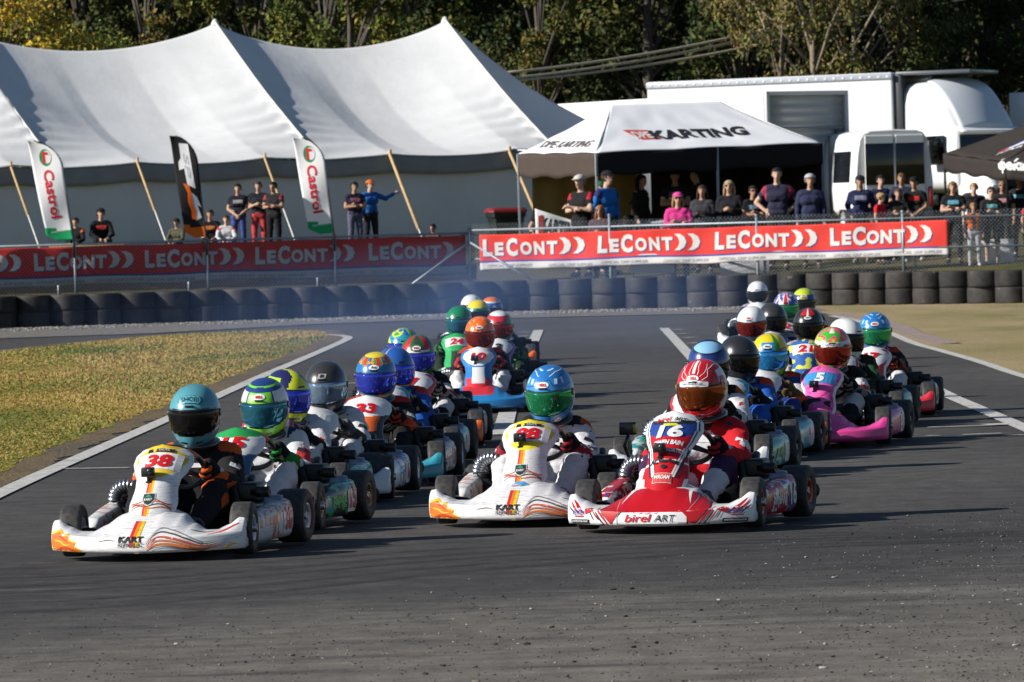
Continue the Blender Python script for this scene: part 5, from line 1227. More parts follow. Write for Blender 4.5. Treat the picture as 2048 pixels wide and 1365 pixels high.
def harai(lo, la):
    if la > 62: return (.75, .62, .03)
    if la > 38: k = sin(R(lo * 7)) + nz(lo * .06, la * .08, 1); return (.60, .04, .03) if k > .4 else ((.04, .30, .06) if k > -.2 else ((.72, .30, .02) if k > -.7 else (.02, .15, .45)))
    if -36 < la < -30: return (.72, .48, .03)
    return (.015, .15, .42) if la > -30 else (.02, .19, .5)
hblu = lambda lo, la: (.72, .40, .03) if (abs(abs(lo) - 62) < 4 and la > -40) or -30 < la < -26 else ((.6, .62, .66) if 52 < abs(lo) < 58 and 10 < la < 30 else (.02, .10, .38))
h7 = lambda lo, la: (.5, .02, .03) if 30 < abs(lo) < 58 and la > 24 else ((.6, .62, .62) if 18 < la < 25 and abs(lo) < 50 else ((.04, .05, .045) if abs(lo) < 14 and la > 45 else (.012, .12, .03)))
hmul = lambda lo, la: ((.02, .12, .45), (.02, .35, .10), (.7, .62, .03), (.02, .3, .4))[int((nz(lo * .035, la * .05, 5) + 1) * 3) % 4]
horg = lambda lo, la: (.85, .50, .28) if nz(lo * .06, la * .08, 2) > .38 and la > 20 else (.88, .14, .004)
hgrn = lambda lo, la: (.5, .55, .52) if 14 < la < 18 else (.008, .20, .07)
hwrg = lambda lo, la: (.72, .73, .74) if la > 50 else ((.6, .02, .04) if la > 36 else ((.02, .25, .08) if abs(lo) > 40 or la < -15 else (.5, .03, .03)))
hwht = lambda lo, la: (.76, .77, .78)
hytl = lambda lo, la: (.75, .60, .02) if la > 30 else ((.02, .25, .18) if la > 10 else (.02, .05, .25))
hobl = lambda lo, la: (.78, .16, .02) if la > 48 else ((.65, .68, .70) if 40 < la <= 48 or nz(lo * .03, la * .05, 4) > .3 else (.02, .10, .38))
h88 = lambda lo, la: (.02, .17, .48) if la > 46 else ((.03, .24, .60) if la > 0 else (.025, .19, .50))
def h16(lo, la):
    if lo > 72 and -30 < la < 42: return (.72, .70, .70)
    return (.52, .006, .012)
h17 = lambda lo, la: (.24, .48, .72) if la > 48 and abs(lo) < 90 else ((.01, .02, .06) if la > 42 else ((.62, .66, .72) if abs(lo) > 80 and la < 10 else (.015, .04, .20)))
def h19(lo, la):
    if 26 < lo < 44 and la > -60: return (.03, .25, .03)
    if la > 46: return (.75, .55, .01)
    if la > 18: return (.02, .22, .55) if abs(lo) < 26 else ((.40, .05, .02) if la < 26 else (.72, .52, .01))
    return (.75, .55, .01) if lo < 30 else (.10, .35, .03)
def h5(lo, la):
    k = nz(lo * .03 + 2, la * .045, 7)
    if la > 58 and abs(lo) < 16: return (.75, .72, .72)
    if 20 < la < 27: return (.62, .62, .64)
    if la < -40 and abs(lo) < 26: return (.75, .74, .75)
    return (.05, .42, .03) if k > .05 else ((.80, .06, .18) if k > -.22 else ((.75, .18, .06) if k > -.4 else (.3, .65, .04)))
h21 = lambda lo, la: (.02, .05, .14) if abs(lo) > 62 and -10 < la < 30 else (.74, .75, .76)
hred = lambda lo, la: (.7, .68, .66) if abs(lo) < 3 and la > 40 else ((.45, .02, .02) if la > 42 and 6 < abs(lo) < 38 else (.02, .018, .018))
def huk(lo, la):
    if la < 14: return (.03, .12, .5) if la > -30 else (.5, .45, .03)
    return (.62, .02, .03) if abs(lo) < 9 else ((.76, .76, .78) if abs(lo) < 15 else ((.76, .76, .78) if nz(lo * .05, la * .06, 2) > .15 else ((.60, .03, .04) if nz(lo * .05, la * .06, 2) > .05 else (.02, .10, .42))))
hlim = lambda lo, la: (.50, .62, .03) if la > 38 else ((.5, .6, .06) if abs(lo) < 20 and la > 20 else (.05, .04, .22))
def h16x(mb, bv):
    w = (.74, .72, .72)
    hline(mb, [(0, 44), (0, 86)], .017, w)
    for k in (-1, 1):
        hline(mb, [(k*12, 40), (k*16, 48), (k*16, 62), (k*30, 80)], .004, w); hline(mb, [(k*24, 28), (k*40, 34), (k*46, 50), (k*80, 58), (k*120, 50)], .004, w); hline(mb, [(k*18, 36), (k*34, 44), (k*60, 66)], .003, w)
        hline(mb, [(k*8, -34), (k*30, -38), (k*60, -34), (k*80, -20)], .006, w); hline(mb, [(k*34, -44), (k*60, -50), (k*90, -46)], .020, w)
    put_text(mb, bv, 'D', hpt(R(82), R(14)), (0, 1, 0), (0, 0, 1), (1, 0, 0), .07, (.6, .02, .03), .06, .2, .06, 1, .006)
def hlx(mb, bv):
    for k in (-1, 1):
        hline(mb, [(0, 42), (k*20, 44), (k*26, 30), (k*60, 22), (k*84, 24)], .004, (.02, .06, .22)); hline(mb, [(k*36, 32), (k*40, 44)], .018, (.50, .62, .80)); hline(mb, [(k*58, 30), (k*60, 44)], .016, (.45, .60, .80)); hline(mb, [(k*20, 52), (k*50, 62), (k*100, 60)], .006, (.5, .66, .85)); hline(mb, [(k*14, 70), (k*60, 74)], .012, (.55, .68, .85))
        for j in range(3): hline(mb, [(k*(30 + 4*j), -36 - 5*j), (k*70, -30 - 6*j), (k*110, -24 - 8*j)], .005, (.6, .68, .80))
    put_ellipse(mb, bv, hpt(R(38), R(-40)), (.8, .6, 0), (0, 0, 1), (.6, -1, -.1), .024, .013, (.75, .75, .76), .003); put_text(mb, bv, 'BELL', hpt(R(38), R(-40)), (.8, .6, 0), (0, 0, 1), (.6, -1, -.1), .011, (.5, .02, .03), .03, 0, .032, 0, .005)
VI = dict(black=(.012, .012, .014), smoke=(.03, .03, .034), blue=(.05, .08, .70), green=(.03, .34, .14), silver=(.22, .32, .48), red=(.24, .022, .014), amber=(.22, .05, .01), teal=(.03, .18, .28), cyan=(.04, .32, .75))
# ---- bodywork liveries
PW = (.74, .74, .75)
nose_kr = lambda p: PW
nose_bi = lambda p: PW
def nose_2(c1, c2, c3=None, w=.16):
    def fn(p):
        a = abs(p.x)
        if a < w and p.z > .16: return c2
        if c3 and a > .38: return c3
        return c1
    return fn
def pan(base, top=None, box=None, edge=None, low=None, mid=None, stripe=None):
    def fn(x, t):
        if abs(x) > .86 and t > .12: return edge or base
        if top and t > .58 and (x / .85) ** 2 + ((t - .77) / .20) ** 2 < 1: return top
        if top and t > .93: return top
        if stripe and t < .60 and abs(x + .12) < .16: return stripe[0] if x < -.18 else (stripe[1] if x < -.06 else stripe[2])
        if mid and .18 < t < .55 and abs(x) < .45: return mid
        if low and t < .30: return low
        return base
    return fn
KRS = ((.60, .03, .02), (.72, .22, .02), (.74, .52, .03))
def kr_nose_art(mb, bv):
    O1, O2, Y1 = (.74, .16, .015), (.55, .05, .02), (.76, .48, .03)
    for d, c in ((-.018, KRS[0]), (0, KRS[1]), (.018, KRS[2])): facepoly(mb, bv, [(-.018 + d - .009, .033), (-.018 + d + .009, .033), (-.018 + d + .009, .262), (-.018 + d - .009, .262)], c, .002, (0, -1, .5))
    fl = [(-.535, .040), (-.30, .040), (-.325, .060), (-.365, .085), (-.355, .105), (-.40, .120), (-.405, .150), (-.44, .150), (-.465, .178), (-.525, .165)]
    facepoly(mb, bv, fl, Y1, .002); facepoly(mb, bv, [(x * .985 - .012, z * .90 + .002) for x, z in fl], O1, .0035)
    ribbon(mb, bv, [(-.50, .05), (-.45, .075), (-.40, .07), (-.34, .045)], .014, O2, off=.005); ribbon(mb, bv, [(-.50, .12), (-.46, .11), (-.43, .09), (-.39, .09)], .010, Y1, off=.005); ribbon(mb, bv, [(-.47, .14), (-.44, .125), (-.41, .10)], .010, O2, off=.005)
    for k, (dz, c, w) in enumerate(((0, O1, .012), (.013, (.60, .22, .10), .009), (.026, (.60, .10, .04), .011), (.045, (.09, .08, .08), .008), (.060, (.25, .24, .24), .006), (-.010, (.12, .08, .07), .006))):
        ribbon(mb, bv, [(.05, .050 + dz * .6), (.10, .078 + dz * 1.5), (.17, .082 + dz * 1.3), (.26, .066 + dz), (.34, .058 + dz * .6), (.46 - k * .015, .085 + dz * .35)], w, c, off=.003 + .0006 * k)
    ribbon(mb, bv, [(.36, .135), (.42, .155), (.47, .185), (.50, .20)], .010, (.60, .05, .04)); ribbon(mb, bv, [(.44, .06), (.47, .085), (.50, .09)], .012, Y1); ribbon(mb, bv, [(-.22, .10), (-.16, .107), (-.12, .10)], .004, (.1, .09, .09)); ribbon(mb, bv, [(.25, .165), (.33, .15), (.41, .165)], .006, (.1, .09, .09))
    put_text(mb, bv, 'KART', (-.035, -.85, .108), (1, 0, 0), (0, .25, .97), (0, -1, .3), .036, (.02, .02, .02), .05, 0, .135, 2, .004); put_text(mb, bv, 'REPUBLIC', (-.035, -.85, .076), (1, 0, 0), (0, .1, 1), (0, -1, .2), .022, (.05, .05, .05), .012, 0, .135, 2, .006)
def kr_panel(mb, bv, at_t, ex, ey, n):
    q = at_t(.925); put_text(mb, bv, 'KRUTIL', at_t(.925, .02), ex, ey, n, .014, (.55, .55, .57), .02, 0, .06, 0, .007); put_poly(mb, bv, [(-.075, -.012), (.075, -.012), (.07, .012), (-.07, .012)], q, ex, ey, n, (.015, .015, .02), .0045, 1)
    q = at_t(.30, -.01)
    put_poly(mb, bv, [(-.034, .04), (.034, .04), (.038, 0), (.02, -.034), (0, -.045), (-.02, -.034), (-.038, 0)], q, ex, ey, n, (.6, .62, .62), .003, 1); put_poly(mb, bv, [(-.029, .034), (.029, .034), (.032, 0), (.017, -.028), (0, -.038), (-.017, -.028), (-.032, 0)], q, ex, ey, n, (.015, .04, .035), .0045, 1)
    put_text(mb, bv, 'KART', at_t(.29, -.01), ex, ey, n, .015, (.7, .7, .7), .03, 0, .046, 0, .0075); put_poly(mb, bv, [(-.02, -.008), (.0, .012), (.02, -.008)], at_t(.335, -.01), ex, ey, n, (.03, .25, .12), .0075, 0)
    for k, c in enumerate(((.62, .12, .05), (.12, .06, .05), (.60, .16, .10), (.5, .05, .04))):
        pts = [(-.11 + .22*i/10, .010 * sin(i * .9 + k) + .005) for i in range(11)]; put_poly(mb, bv, pts + [(x, y - .006) for x, y in pts[::-1]], at_t(.20 + .028 * k), ex, ey, n, c, .003, 0)
def r88_panel(mb, bv, at_t, ex, ey, n):
    kr_panel(mb, bv, at_t, ex, ey, n); put_poly(mb, bv, [(-.07, -.012), (-.02, .018), (.02, .02), (.085, -.014)], at_t(.10), ex, ey, n, (.10, .34, .60), .006, 1); put_poly(mb, bv, [(-.085, -.016), (-.04, -.012), (.02, .0), (-.05, -.002)], at_t(.09), ex, ey, n, (.55, .04, .03), .008, 0)
def bi_nose_art(mb, bv):
    r = (.47, .005, .010); dk = (.02, .02, .024)
    for c_, k, of in ((dk, 1.02, .002), (r, 1.0, .0035)):
        facepoly(mb, bv, [(x * k, z) for x, z in [(-.235, .050), (-.200, .098), (-.175, .118), (.175, .118), (.200, .098), (.235, .050), (.285, .105), (.305, .135), (.275, .180), (.21, .228), (.12, .254), (0, .259), (-.12, .254), (-.21, .228), (-.275, .180), (-.305, .135), (-.285, .105)]], c_, of, sub=4)
    for s in (-1, 1):
        facepoly(mb, bv, [(s*.150, .245), (s*.172, .240), (s*.195, .160)][::s], PW, .006, sub=3); ribbon(mb, bv, [(s*.20, .236), (s*.215, .19), (s*.205, .14), (s*.20, .12)], .004, (.6, .3, .3), off=.006)
        ribbon(mb, bv, [(s*.255, .045), (s*.285, .085), (s*.318, .125), (s*.325, .150)], .013, r); ribbon(mb, bv, [(s*.280, .048), (s*.312, .085), (s*.338, .125)], .009, dk); ribbon(mb, bv, [(s*.315, .075), (s*.335, .10), (s*.358, .135)], .008, r); ribbon(mb, bv, [(s*.345, .075), (s*.36, .10), (s*.378, .135)], .006, dk)
        facepoly(mb, bv, [(s*.345, .128), (s*.40, .108), (s*.405, .140), (s*.365, .146)][::s], r, .003)
        ribbon(mb, bv, [(s*.41, .115), (s*.45, .150), (s*.49, .198)], .016, r); ribbon(mb, bv, [(s*.44, .115), (s*.475, .145), (s*.507, .19)], .012, r); ribbon(mb, bv, [(s*.47, .12), (s*.495, .140), (s*.518, .165)], .008, dk); ribbon(mb, bv, [(s*.26, .052), (s*.34, .048), (s*.40, .044)], .004, dk)
    n = (0, -1, .12); put_poly(mb, bv, [(-.20, -.030), (.20, -.030), (.20, .012), (.175, .040), (-.175, .040), (-.20, .012)], (0, -.86, .078), (1, 0, 0), (0, .05, 1), n, (.02, .02, .022), .003, 3)
    put_poly(mb, bv, [(-.194, -.030), (.194, -.030), (.194, .009), (.170, .034), (-.170, .034), (-.194, .009)], (0, -.86, .078), (1, 0, 0), (0, .05, 1), n, PW, .005, 3)
    put_text(mb, bv, 'birel', (-.075, -.86, .080), (1, 0, 0), (0, .05, 1), n, .042, (.58, .012, .025), .015, .25, .155, 2, .009); put_text(mb, bv, 'ART', (.075, -.86, .078), (1, 0, 0), (0, .05, 1), n, .036, (.015, .015, .018), .0, .25, .12, 2, .009)
    for s in (-1, 1):
        ex = Vector((1, -.42 * -s, 0)).normalized(); nn = (s * .45, -1, .1)
        put_text(mb, bv, 'VORTEX', (s*.445, -.74, .108), ex, (0, 0, 1), nn, .026, (.03, .06, .30), .02, .25, .10, 2, .005); put_poly(mb, bv, [(-.03, -.004), (.04, -.004), (.04, .004), (-.03, .004)], (s*.445, -.74, .088), ex, (0, 0, 1), nn, (.55, .03, .03), .005, 1)
        put_poly(mb, bv, [(-.075, -.016), (.07, -.016), (.075, .014), (-.07, .014)], (s*.44, -.75, .058), ex, (0, 0, 1), nn, (.02, .02, .025), .004, 2); put_text(mb, bv, 'patrizicorse.com', (s*.44, -.75, .060), ex, (0, 0, 1), nn, .016, (.75, .75, .77), .02, .2, .13, 1, .008)
def bi_panel(mb, bv, at_t, ex, ey, n):
    put_text(mb, bv, 'birel', at_t(.905, -.045), ex, ey, n, .032, (.55, .012, .02), .015, .2, .085, 1, .005); put_text(mb, bv, 'ART', at_t(.905, .05), ex, ey, n, .026, (.02, .02, .02), .02, .2, .075, 1, .005)
    put_poly(mb, bv, [(-.05, -.008), (.06, -.008), (.03, .010), (-.04, .010)], at_t(.835), ex, ey, n, (.55, .52, .03), .006, 1)
    put_text(mb, bv, 'OWEN BAIN', at_t(.635), ex, ey, n, .030, (.74, .74, .75), .04, .2, .17, 1, .005); put_text(mb, bv, 'VORTEX', at_t(.545, .05), ex, ey, n, .024, (.70, .72, .80), .04, .2, .10, 1, .005)
    put_text(mb, bv, 'AC', at_t(.415, -.06), ex, ey, n, .032, (.02, .02, .02), .05, .2, .05, 1, .006); put_text(mb, bv, 'karting', at_t(.415, .025), ex, ey, n, .034, (.02, .02, .02), .05, 0, .11, 1, .006)
    put_poly(mb, bv, [(-.12, -.004), (.12, .014), (.12, .026), (-.12, .012)], at_t(.405), ex, ey, n, (.72, .72, .73), .004, 2)
    put_ellipse(mb, bv, at_t(.35), ex, ey, n, .016, .013, (.02, .02, .02), .006)
    put_poly(mb, bv, [(-.055, -.032), (.055, -.032), (.055, .032), (-.055, .032)], at_t(.22), ex, ey, n, (.65, .50, .48), .003, 2); put_poly(mb, bv, [(-.051, -.028), (.051, -.028), (.051, .028), (-.051, .028)], at_t(.22), ex, ey, n, (.58, .06, .05), .005, 2)
    put_text(mb, bv, 'WROAM', at_t(.226), ex, ey, n, .026, (.72, .70, .68), .04, .2, .09, 1, .008)
    for s in (-1, 1):
        for k, c in ((.100, PW), (.112, (.02, .02, .022)), (.088, PW)):
            put_poly(mb, bv, [(s*(k - .045), -.10), (s*(k + .002), .10), (s*(k + .008), .10), (s*(k - .035), -.10)] if s > 0 else [(s*(k - .035), -.10), (s*(k + .008), .10), (s*(k + .002), .10), (s*(k - .045), -.10)], at_t(.42), ex, ey, n, c, .004, 2)
def birel_pan(x, t):
    if abs(x) > .80 and t > .45: return PW if abs(x) > .9 or abs(x) < .85 else (.03, .03, .035)
    if t > .88: return PW
    if t > .84: return (.02, .02, .03)
    if .70 < t <= .84: return (.015, .05, .26)
    if abs(x) > .86 and t < .2: return PW
    return (.47, .005, .010)
bi_pod = art([(.47, .005, .010), PW, (.47, .005, .010), (.05, .06, .25)], 3, 6)
kr_pod = art([PW, (.62, .34, .22), (.52, .10, .05), (.66, .62, .56)], 1, 9)
GN, OR, BL, PK_ = (.02, .30, .07), (.74, .13, .015), (.03, .16, .46), (.72, .06, .30)
LIV = dict(
 kr38=dict(nose=nose_kr, nose_art=kr_nose_art, panel=pan(PW, (.72, .52, .03), stripe=KRS), box=PW, num='38', panel_art=kr_panel, pod=kr_pod, worn=True, rim='white', cam=True, bt=.79, ph=.395),
 kr88=dict(nose=nose_kr, nose_art=kr_nose_art, panel=pan(PW, (.76, .62, .02), stripe=KRS), box=PW, num='88', panel_art=r88_panel, pod=kr_pod, worn=True, rim='dark', cam=True, camt=.70, rearcam=True, bt=.80, ph=.395),
 bi16=dict(nose=nose_bi, nose_art=bi_nose_art, panel=birel_pan, num='16', numc=PW, panel_art=bi_panel, pod=bi_pod, podtext='birelART', podbox=(.05, .07, .28), podtc=PW, rim='orange', cam=True, camt=.53, bt=.765, grip='red', ph=.455),
 em15=dict(nose=nose_2(GN, PW, (.02, .02, .022)), panel=lambda x, t: GN if t > .86 or (t < .5 and abs(x) < .6) else ((.03, .08, .20) if t < .62 else PW), num='15', pod=art([(.02, .02, .022), (.03, .40, .10), (.02, .02, .02), (.02, .35, .35)], 2, 5), podtext='EMPIRE', podtc=(.05, .55, .15), rim='bronze'),
 k6=dict(nose=nose_2(PW, (.5, .04, .03)), panel=pan(PW, None, edge=PW, low=(.06, .06, .07)), num='6', box=PW, pod=art([PW, BL, (.5, .03, .03), PW], 5, 7), rim='white', cam=False),
 k33=dict(nose=nose_2(PW, OR, (.04, .30, .40)), panel=lambda x, t: PW if t > .66 else ((.02, .02, .025) if abs(x) > .7 or .3 < t < .42 and x > .2 else OR), num='33', pod=kr_pod, rim='white', grip='dark'),
 k7=dict(nose=nose_2(PW, (.5, .03, .04), OR), panel=pan((.5, .03, .05), PW), num='7', pod=art([PW, OR, (.5, .03, .03), (.03, .3, .4)], 6, 8), rim='dark', grip='dark'),
 k10=dict(nose=nose_2((.02, .20, .48), (.62, .03, .04), (.03, .16, .42), .14), panel=pan((.02, .17, .45), (.74, .74, .75), mid=(.70, .70, .70), low=(.62, .03, .04)), num='10', pod=art([BL, (.6, .04, .04), PW, BL], 7, 7), rim='dark', cam=True, camt=.70),
 k24=dict(nose=nose_2(GN, PW, (.03, .33, .10)), panel=pan((.03, .34, .10), None, mid=(.02, .06, .03)), num='24', box=PW, pod=art([GN, PW, (.02, .02, .02), GN], 8, 7), rim='dark'),
 kdk=dict(nose=nose_2((.02, .025, .03), (.03, .25, .06)), panel=pan((.03, .03, .035), (.55, .58, .6), edge=(.2, .05, .4)), num='3', numc=(.02, .02, .02), pod=art([(.02, .02, .025), PW, (.5, .04, .03), (.02, .2, .05)], 9, 7), rim='dark', grip='dark'),
 k5=dict(nose=nose_2(PK_, (.75, .74, .72), None, .10), panel=lambda x, t: (.75, .72, .74) if abs(x) > .88 else ((.62, .03, .22) if nz(x * 3, t * 16, 2) > .25 else (.74, .12, .40)), box=(.05, .25, .55), num='5', numc=PW, pod=art([PK_, (.6, .05, .25), (.70, .25, .05), (.3, .2, .5)], 10, 8), rim='dark', cam=True, camt=.62),
 k17=dict(nose=nose_2(PW, (.5, .03, .04), (.6, .03, .05)), panel=pan((.50, .03, .04), PW, edge=PW), num='17', pod=art([PW, (.5, .05, .04), BL, PW], 11, 8), rim='dark', grip='red'),
 k21=dict(nose=nose_2((.05, .20, .42), (.72, .62, .05)), panel=lambda x, t: (.55, .60, .08) if nz(x * 2, t * 9, 4) > .12 else (.03, .10, .34), box=PW, num='21', pod=art([BL, (.7, .6, .05), PW, BL], 12, 8), rim='dark'),
 k12=dict(nose=nose_2((.02, .02, .025), PW), panel=pan((.025, .03, .04)), num='12', box=PW, pod=art([(.02, .02, .025), PW, BL, (.5, .03, .03)], 13, 8), rim='dark'),
 kw=dict(nose=nose_2(PW, (.02, .30, .12)), panel=pan(PW, None, edge=(.5, .03, .04)), num='', pod=art([(.03, .36, .30), PW, (.02, .3, .05), PW], 14, 6), podtext='AC', podtc=(.03, .35, .06), rim='dark', rearcam=False),
 kg=dict(nose=nose_2((.06, .36, .50), PW), panel=pan((.05, .3, .45), PW), num='', pod=art([(.08, .42, .50), PW, (.3, .1, .2), PW], 15, 6), rim='dark', grip='dark'),
 ko=dict(nose=nose_2(OR, PW), panel=pan(PW, None, low=OR), num='', pod=art([OR, (.6, .2, .1), PW, (.2, .2, .25)], 16, 8), rim='dark'))
H = lambda pat, visor, badge=None, **k: dict(pat=pat, visor=visor, badge=badge, **k)
WS = (.60, .60, .63); BK = (.014, .014, .016)
SU = dict(
 s38=lambda i: suit(BK, patch=[(.19, .28, .55, .075, (.62, .10, .015)), (.20, -.08, .50, .06, (.66, .11, .015)), (.16, -.10, .36, .05, (.6, .1, .015)), (.23, -.12, .26, .055, (.6, .1, .015)), (-.19, .28, .55, .06, (.6, .1, .015))]),
 wred=lambda i: suit(WS, collar=BK, patch=[(.26, .16, .40, .06, (.5, .03, .04)), (-.26, .16, .40, .06, (.5, .03, .04))], side=(.02, .03, .12), seed=i),
 wblu=lambda i: suit(WS, shoulder=(.55, .57, .62), collar=BK, side=(.03, .05, .2), patch=[(.22, .0, .42, .05, (.03, .05, .2))], seed=i),
 wblk=lambda i: suit(WS, shoulder=BK, collar=BK, side=BK, patch=[(.20, .30, .52, .05, (.5, .10, .02)), (.20, -.1, .29, .05, BK)], seed=i),
 red16=lambda i: suit((.50, .014, .022), collar=BK, leg=(.60, .58, .62), knee=(.05, .02, .07), patch=[(0, .22, .40, .10, (.6, .6, .64)), (.25, .17, .40, .035, (.7, .7, .7))], seed=i),
 kor=lambda i: suit(BK, shoulder=(.5, .03, .03), arm=(.03, .03, .035), fore=(.62, .08, .02), seed=0),
 blu=lambda i: suit((.02, .10, .42), collar=BK, side=BK, patch=[(.19, .28, .53, .06, (.5, .05, .03)), (.24, .1, .42, .04, (.25, .5, .75))]),
 blo=lambda i: suit((.02, .06, .25), shoulder=(.6, .06, .02), arm=WS, fore=(.6, .1, .02), collar=(.6, .04, .02)),
 bkw=lambda i: suit(BK, arm=(.55, .55, .57), collar=BK, knee=(.5, .5, .52), patch=[(.25, .15, .4, .04, (.5, .03, .03))], seed=i),
 bkg=lambda i: suit((.015, .03, .02), shoulder=BK, arm=(.02, .10, .03)),
 bkr=lambda i: suit(BK, shoulder=(.42, .04, .02), arm=BK, fore=(.04, .03, .03), leg=WS, seed=i),
 nav=lambda i: suit((.02, .03, .08), shoulder=(.3, .3, .34), arm=(.02, .03, .08), knee=WS))
FIELD = [  # livery, helmet column, row, distance, yaw, head yaw, pitch, helmet, suit, gloves, kart label, driver label
 ('kr38', 390, 828, 28.3, 13.5, 8, 2, H(teal, 'black', 'SHOEI', vent=(.01, .01, .012), brow=1), 's38', (BK, (.6, .1, .015)), 'leading white kart with orange flame nose tip and number 38', 'driver in teal helmet and black suit with orange cuffs, in kart 38'),
 ('em15', 530, 812, 30.3, 13.5, 10, 6, H(h15, 'teal', 'BELL'), 'wred', (BK, (.02, .2, .04)), 'green and white kart number 15 close behind kart 38', 'driver in lime and blue helmet and white suit, in kart 15'),
 ('kw', 574, 790, 32.6, 10, -38, 0, H(hyel, 'blue'), 'wblu', (BK, BK), 'mostly hidden kart between karts 15 and 6', 'driver in yellow and navy helmet turned aside, behind kart 15'),
 ('k6', 652, 772, 33.5, 7, 8, 2, H(hsat, 'silver', 'R'), 'wblu', ((.12, .12, .13), (.05, .05, .05)), 'white kart with red number 6', 'driver in satin black helmet with silver visor, in kart 6'),
 ('k33', 752, 752, 35.4, 5, 4, 4, H(harai, 'blue', 'Arai'), 'kor', (BK, (.5, .04, .02)), 'orange and white kart number 33', 'driver in blue helmet with painted fruit top, in kart 33'),
 ('kg', 790, 738, 37.8, 5, -20, 0, H(hblu, 'blue'), 'blu', (BK, BK), 'hidden kart right behind kart 33', 'driver in blue and gold helmet and blue suit behind kart 33'),
 ('k7', 836, 711, 41.0, 2, 3, 4, H(h7, 'blue', 'BELL'), 'bkw', (BK, (.3, .3, .3)), 'red and white kart number 7', 'driver in dark green helmet with red stripes, in kart 7'),
 ('kg', 808, 694, 44.3, 2, 0, 0, H(hmul, 'blue'), 'blu', (BK, BK), 'hidden kart right behind kart 7', 'driver in green blue and yellow helmet behind kart 7'),
 ('k10', 960, 668, 48.5, 1.5, 2, 4, H(horg, 'red', 'BELL'), 'bkr', ((.4, .03, .03), BK), 'blue kart with red chest panel and number 10', 'driver in bright orange helmet, in blue kart 10'),
 ('kdk', 998, 654, 51.9, 1, 2, 2, H(hwrg, 'red'), 'bkg', (BK, (.02, .2, .04)), 'dark kart right behind blue kart 10', 'driver in white red and green helmet beside orange helmet'),
 ('k24', 918, 643, 55.0, 2, 4, 2, H(hgrn, 'teal'), 'bkg', (BK, (.02, .2, .04)), 'green kart number 24', 'driver in plain green helmet, in kart 24'),
 ('kdk', 956, 628, 59.4, 1, 0, 0, H(hytl, 'black'), 'bkw', (BK, BK), 'hidden kart behind kart 24 carrying the yellow helmet', 'driver in yellow topped helmet behind the green helmet'),
 ('ko', 983, 621, 62.6, 1, 0, 0, H(hobl, 'black'), 'nav', (BK, BK), 'hidden kart at the back of the left line', 'driver in orange topped blue helmet, far back left line'),
 ('kw', 943, 615, 65.6, 1, 0, 0, H(hwht, 'black'), 'wblk', (BK, BK), 'hindmost kart of the left line', 'driver in white helmet at the back of the left line'),
 ('kr88', 1100, 786, 30.4, 12, 16, 8, H(h88, 'green', 'BELL', extra=hlx), 'wblk', (BK, (.3, .02, .03)), 'white kart with yellow panel and number 88 in the middle', 'driver in metallic blue helmet and white suit, in kart 88'),
 ('bi16', 1404, 776, 29.4, 17.5, 22, 5, H(h16, 'amber', 'BELL', extra=h16x, strip=('patrizicorse.com', (.7, .7, .72), (.05, .08, .15)), pivot=(.5, .3, .02)), 'red16', (BK, (.5, .02, .03)), 'glossy red and white kart number 16 in front on the right', 'driver in red helmet and red suit, in kart 16'),
 ('kw', 1418, 728, 35.0, 12, 6, 14, H(h17, 'black'), 'wblk', (BK, BK), 'white and green kart hidden behind kart 16', 'driver in light blue topped navy helmet behind kart 16'),
 ('kg', 1478, 716, 37.4, 12, -30, 0, H(hblk, 'black'), 'blu', (BK, BK), 'turquoise podded kart behind the white suited driver', 'driver in plain gloss black helmet and blue suit'),
 ('ko', 1540, 710, 38.8, 11, 10, 2, H(h19, 'cyan', 'Arai'), 'blo', ((.12, .10, .03), (.10, .08, .03)), 'orange podded kart under the yellow helmet', 'driver in yellow and green helmet with blue visor'),
 ('k5', 1665, 697, 39.3, 12, 4, 4, H(h5, 'red', None, strip=('ROSALES', (.6, .6, .62), (.2, .2, .22)), pivot=(.7, .3, .02)), 'bkw', (BK, (.2, .2, .2)), 'bright pink kart number 5', 'driver in green and pink helmet, in pink kart 5'),
 ('kw', 1692, 676, 42.6, 10, -40, 0, H(h21, 'black'), 'bkg', (BK, BK), 'white nosed kart right behind pink kart 5', 'driver in white helmet behind the green and pink helmet'),
 ('k17', 1750, 663, 44.6, 7, 4, 2, H(h88, 'green', 'BELL', extra=hlx), 'bkr', (BK, (.4, .04, .02)), 'red and white kart at the far right of the field', 'driver in blue helmet at the far right'),
 ('k21', 1617, 651, 47.9, 6, 6, 0, H(hred, 'black', 'HJC'), 'nav', (BK, BK), 'blue and yellow kart number 21', 'driver in black helmet with red top stripes, in kart 21'),
 ('k12', 1503, 647, 49.5, 5, 12, 8, H(hwht, 'red', 'BELL'), 'nav', (BK, BK), 'white kart behind the light blue helmet', 'driver in white helmet with a red visor'),
 ('kdk', 1545, 639, 51.5, 5, -20, 0, H(hsat, 'black'), 'nav', (BK, BK), 'dark kart hidden behind the white and red helmet', 'driver in dark helmet tucked behind the white helmet'),
 ('k12', 1572, 614, 57.8, 5, 4, 2, H(huk, 'green'), 'nav', (BK, BK), 'black kart number 12', 'driver in red white and blue flag helmet, in kart 12'),
 ('kdk', 1608, 604, 61.3, 4, 4, 0, H(hlim, 'smoke', 'BELL'), 'bkw', (BK, BK), 'hidden kart beside kart 12 carrying the lime helmet', 'driver in lime and purple helmet behind the flag helmet'),
 ('kw', 1515, 587, 69.5, 3, 8, 2, H(hwht, 'smoke'), 'nav', (BK, (.3, .4, .03)), 'hindmost kart of the right line', 'driver in white helmet with dark visor at the very back')]
_VM = {}
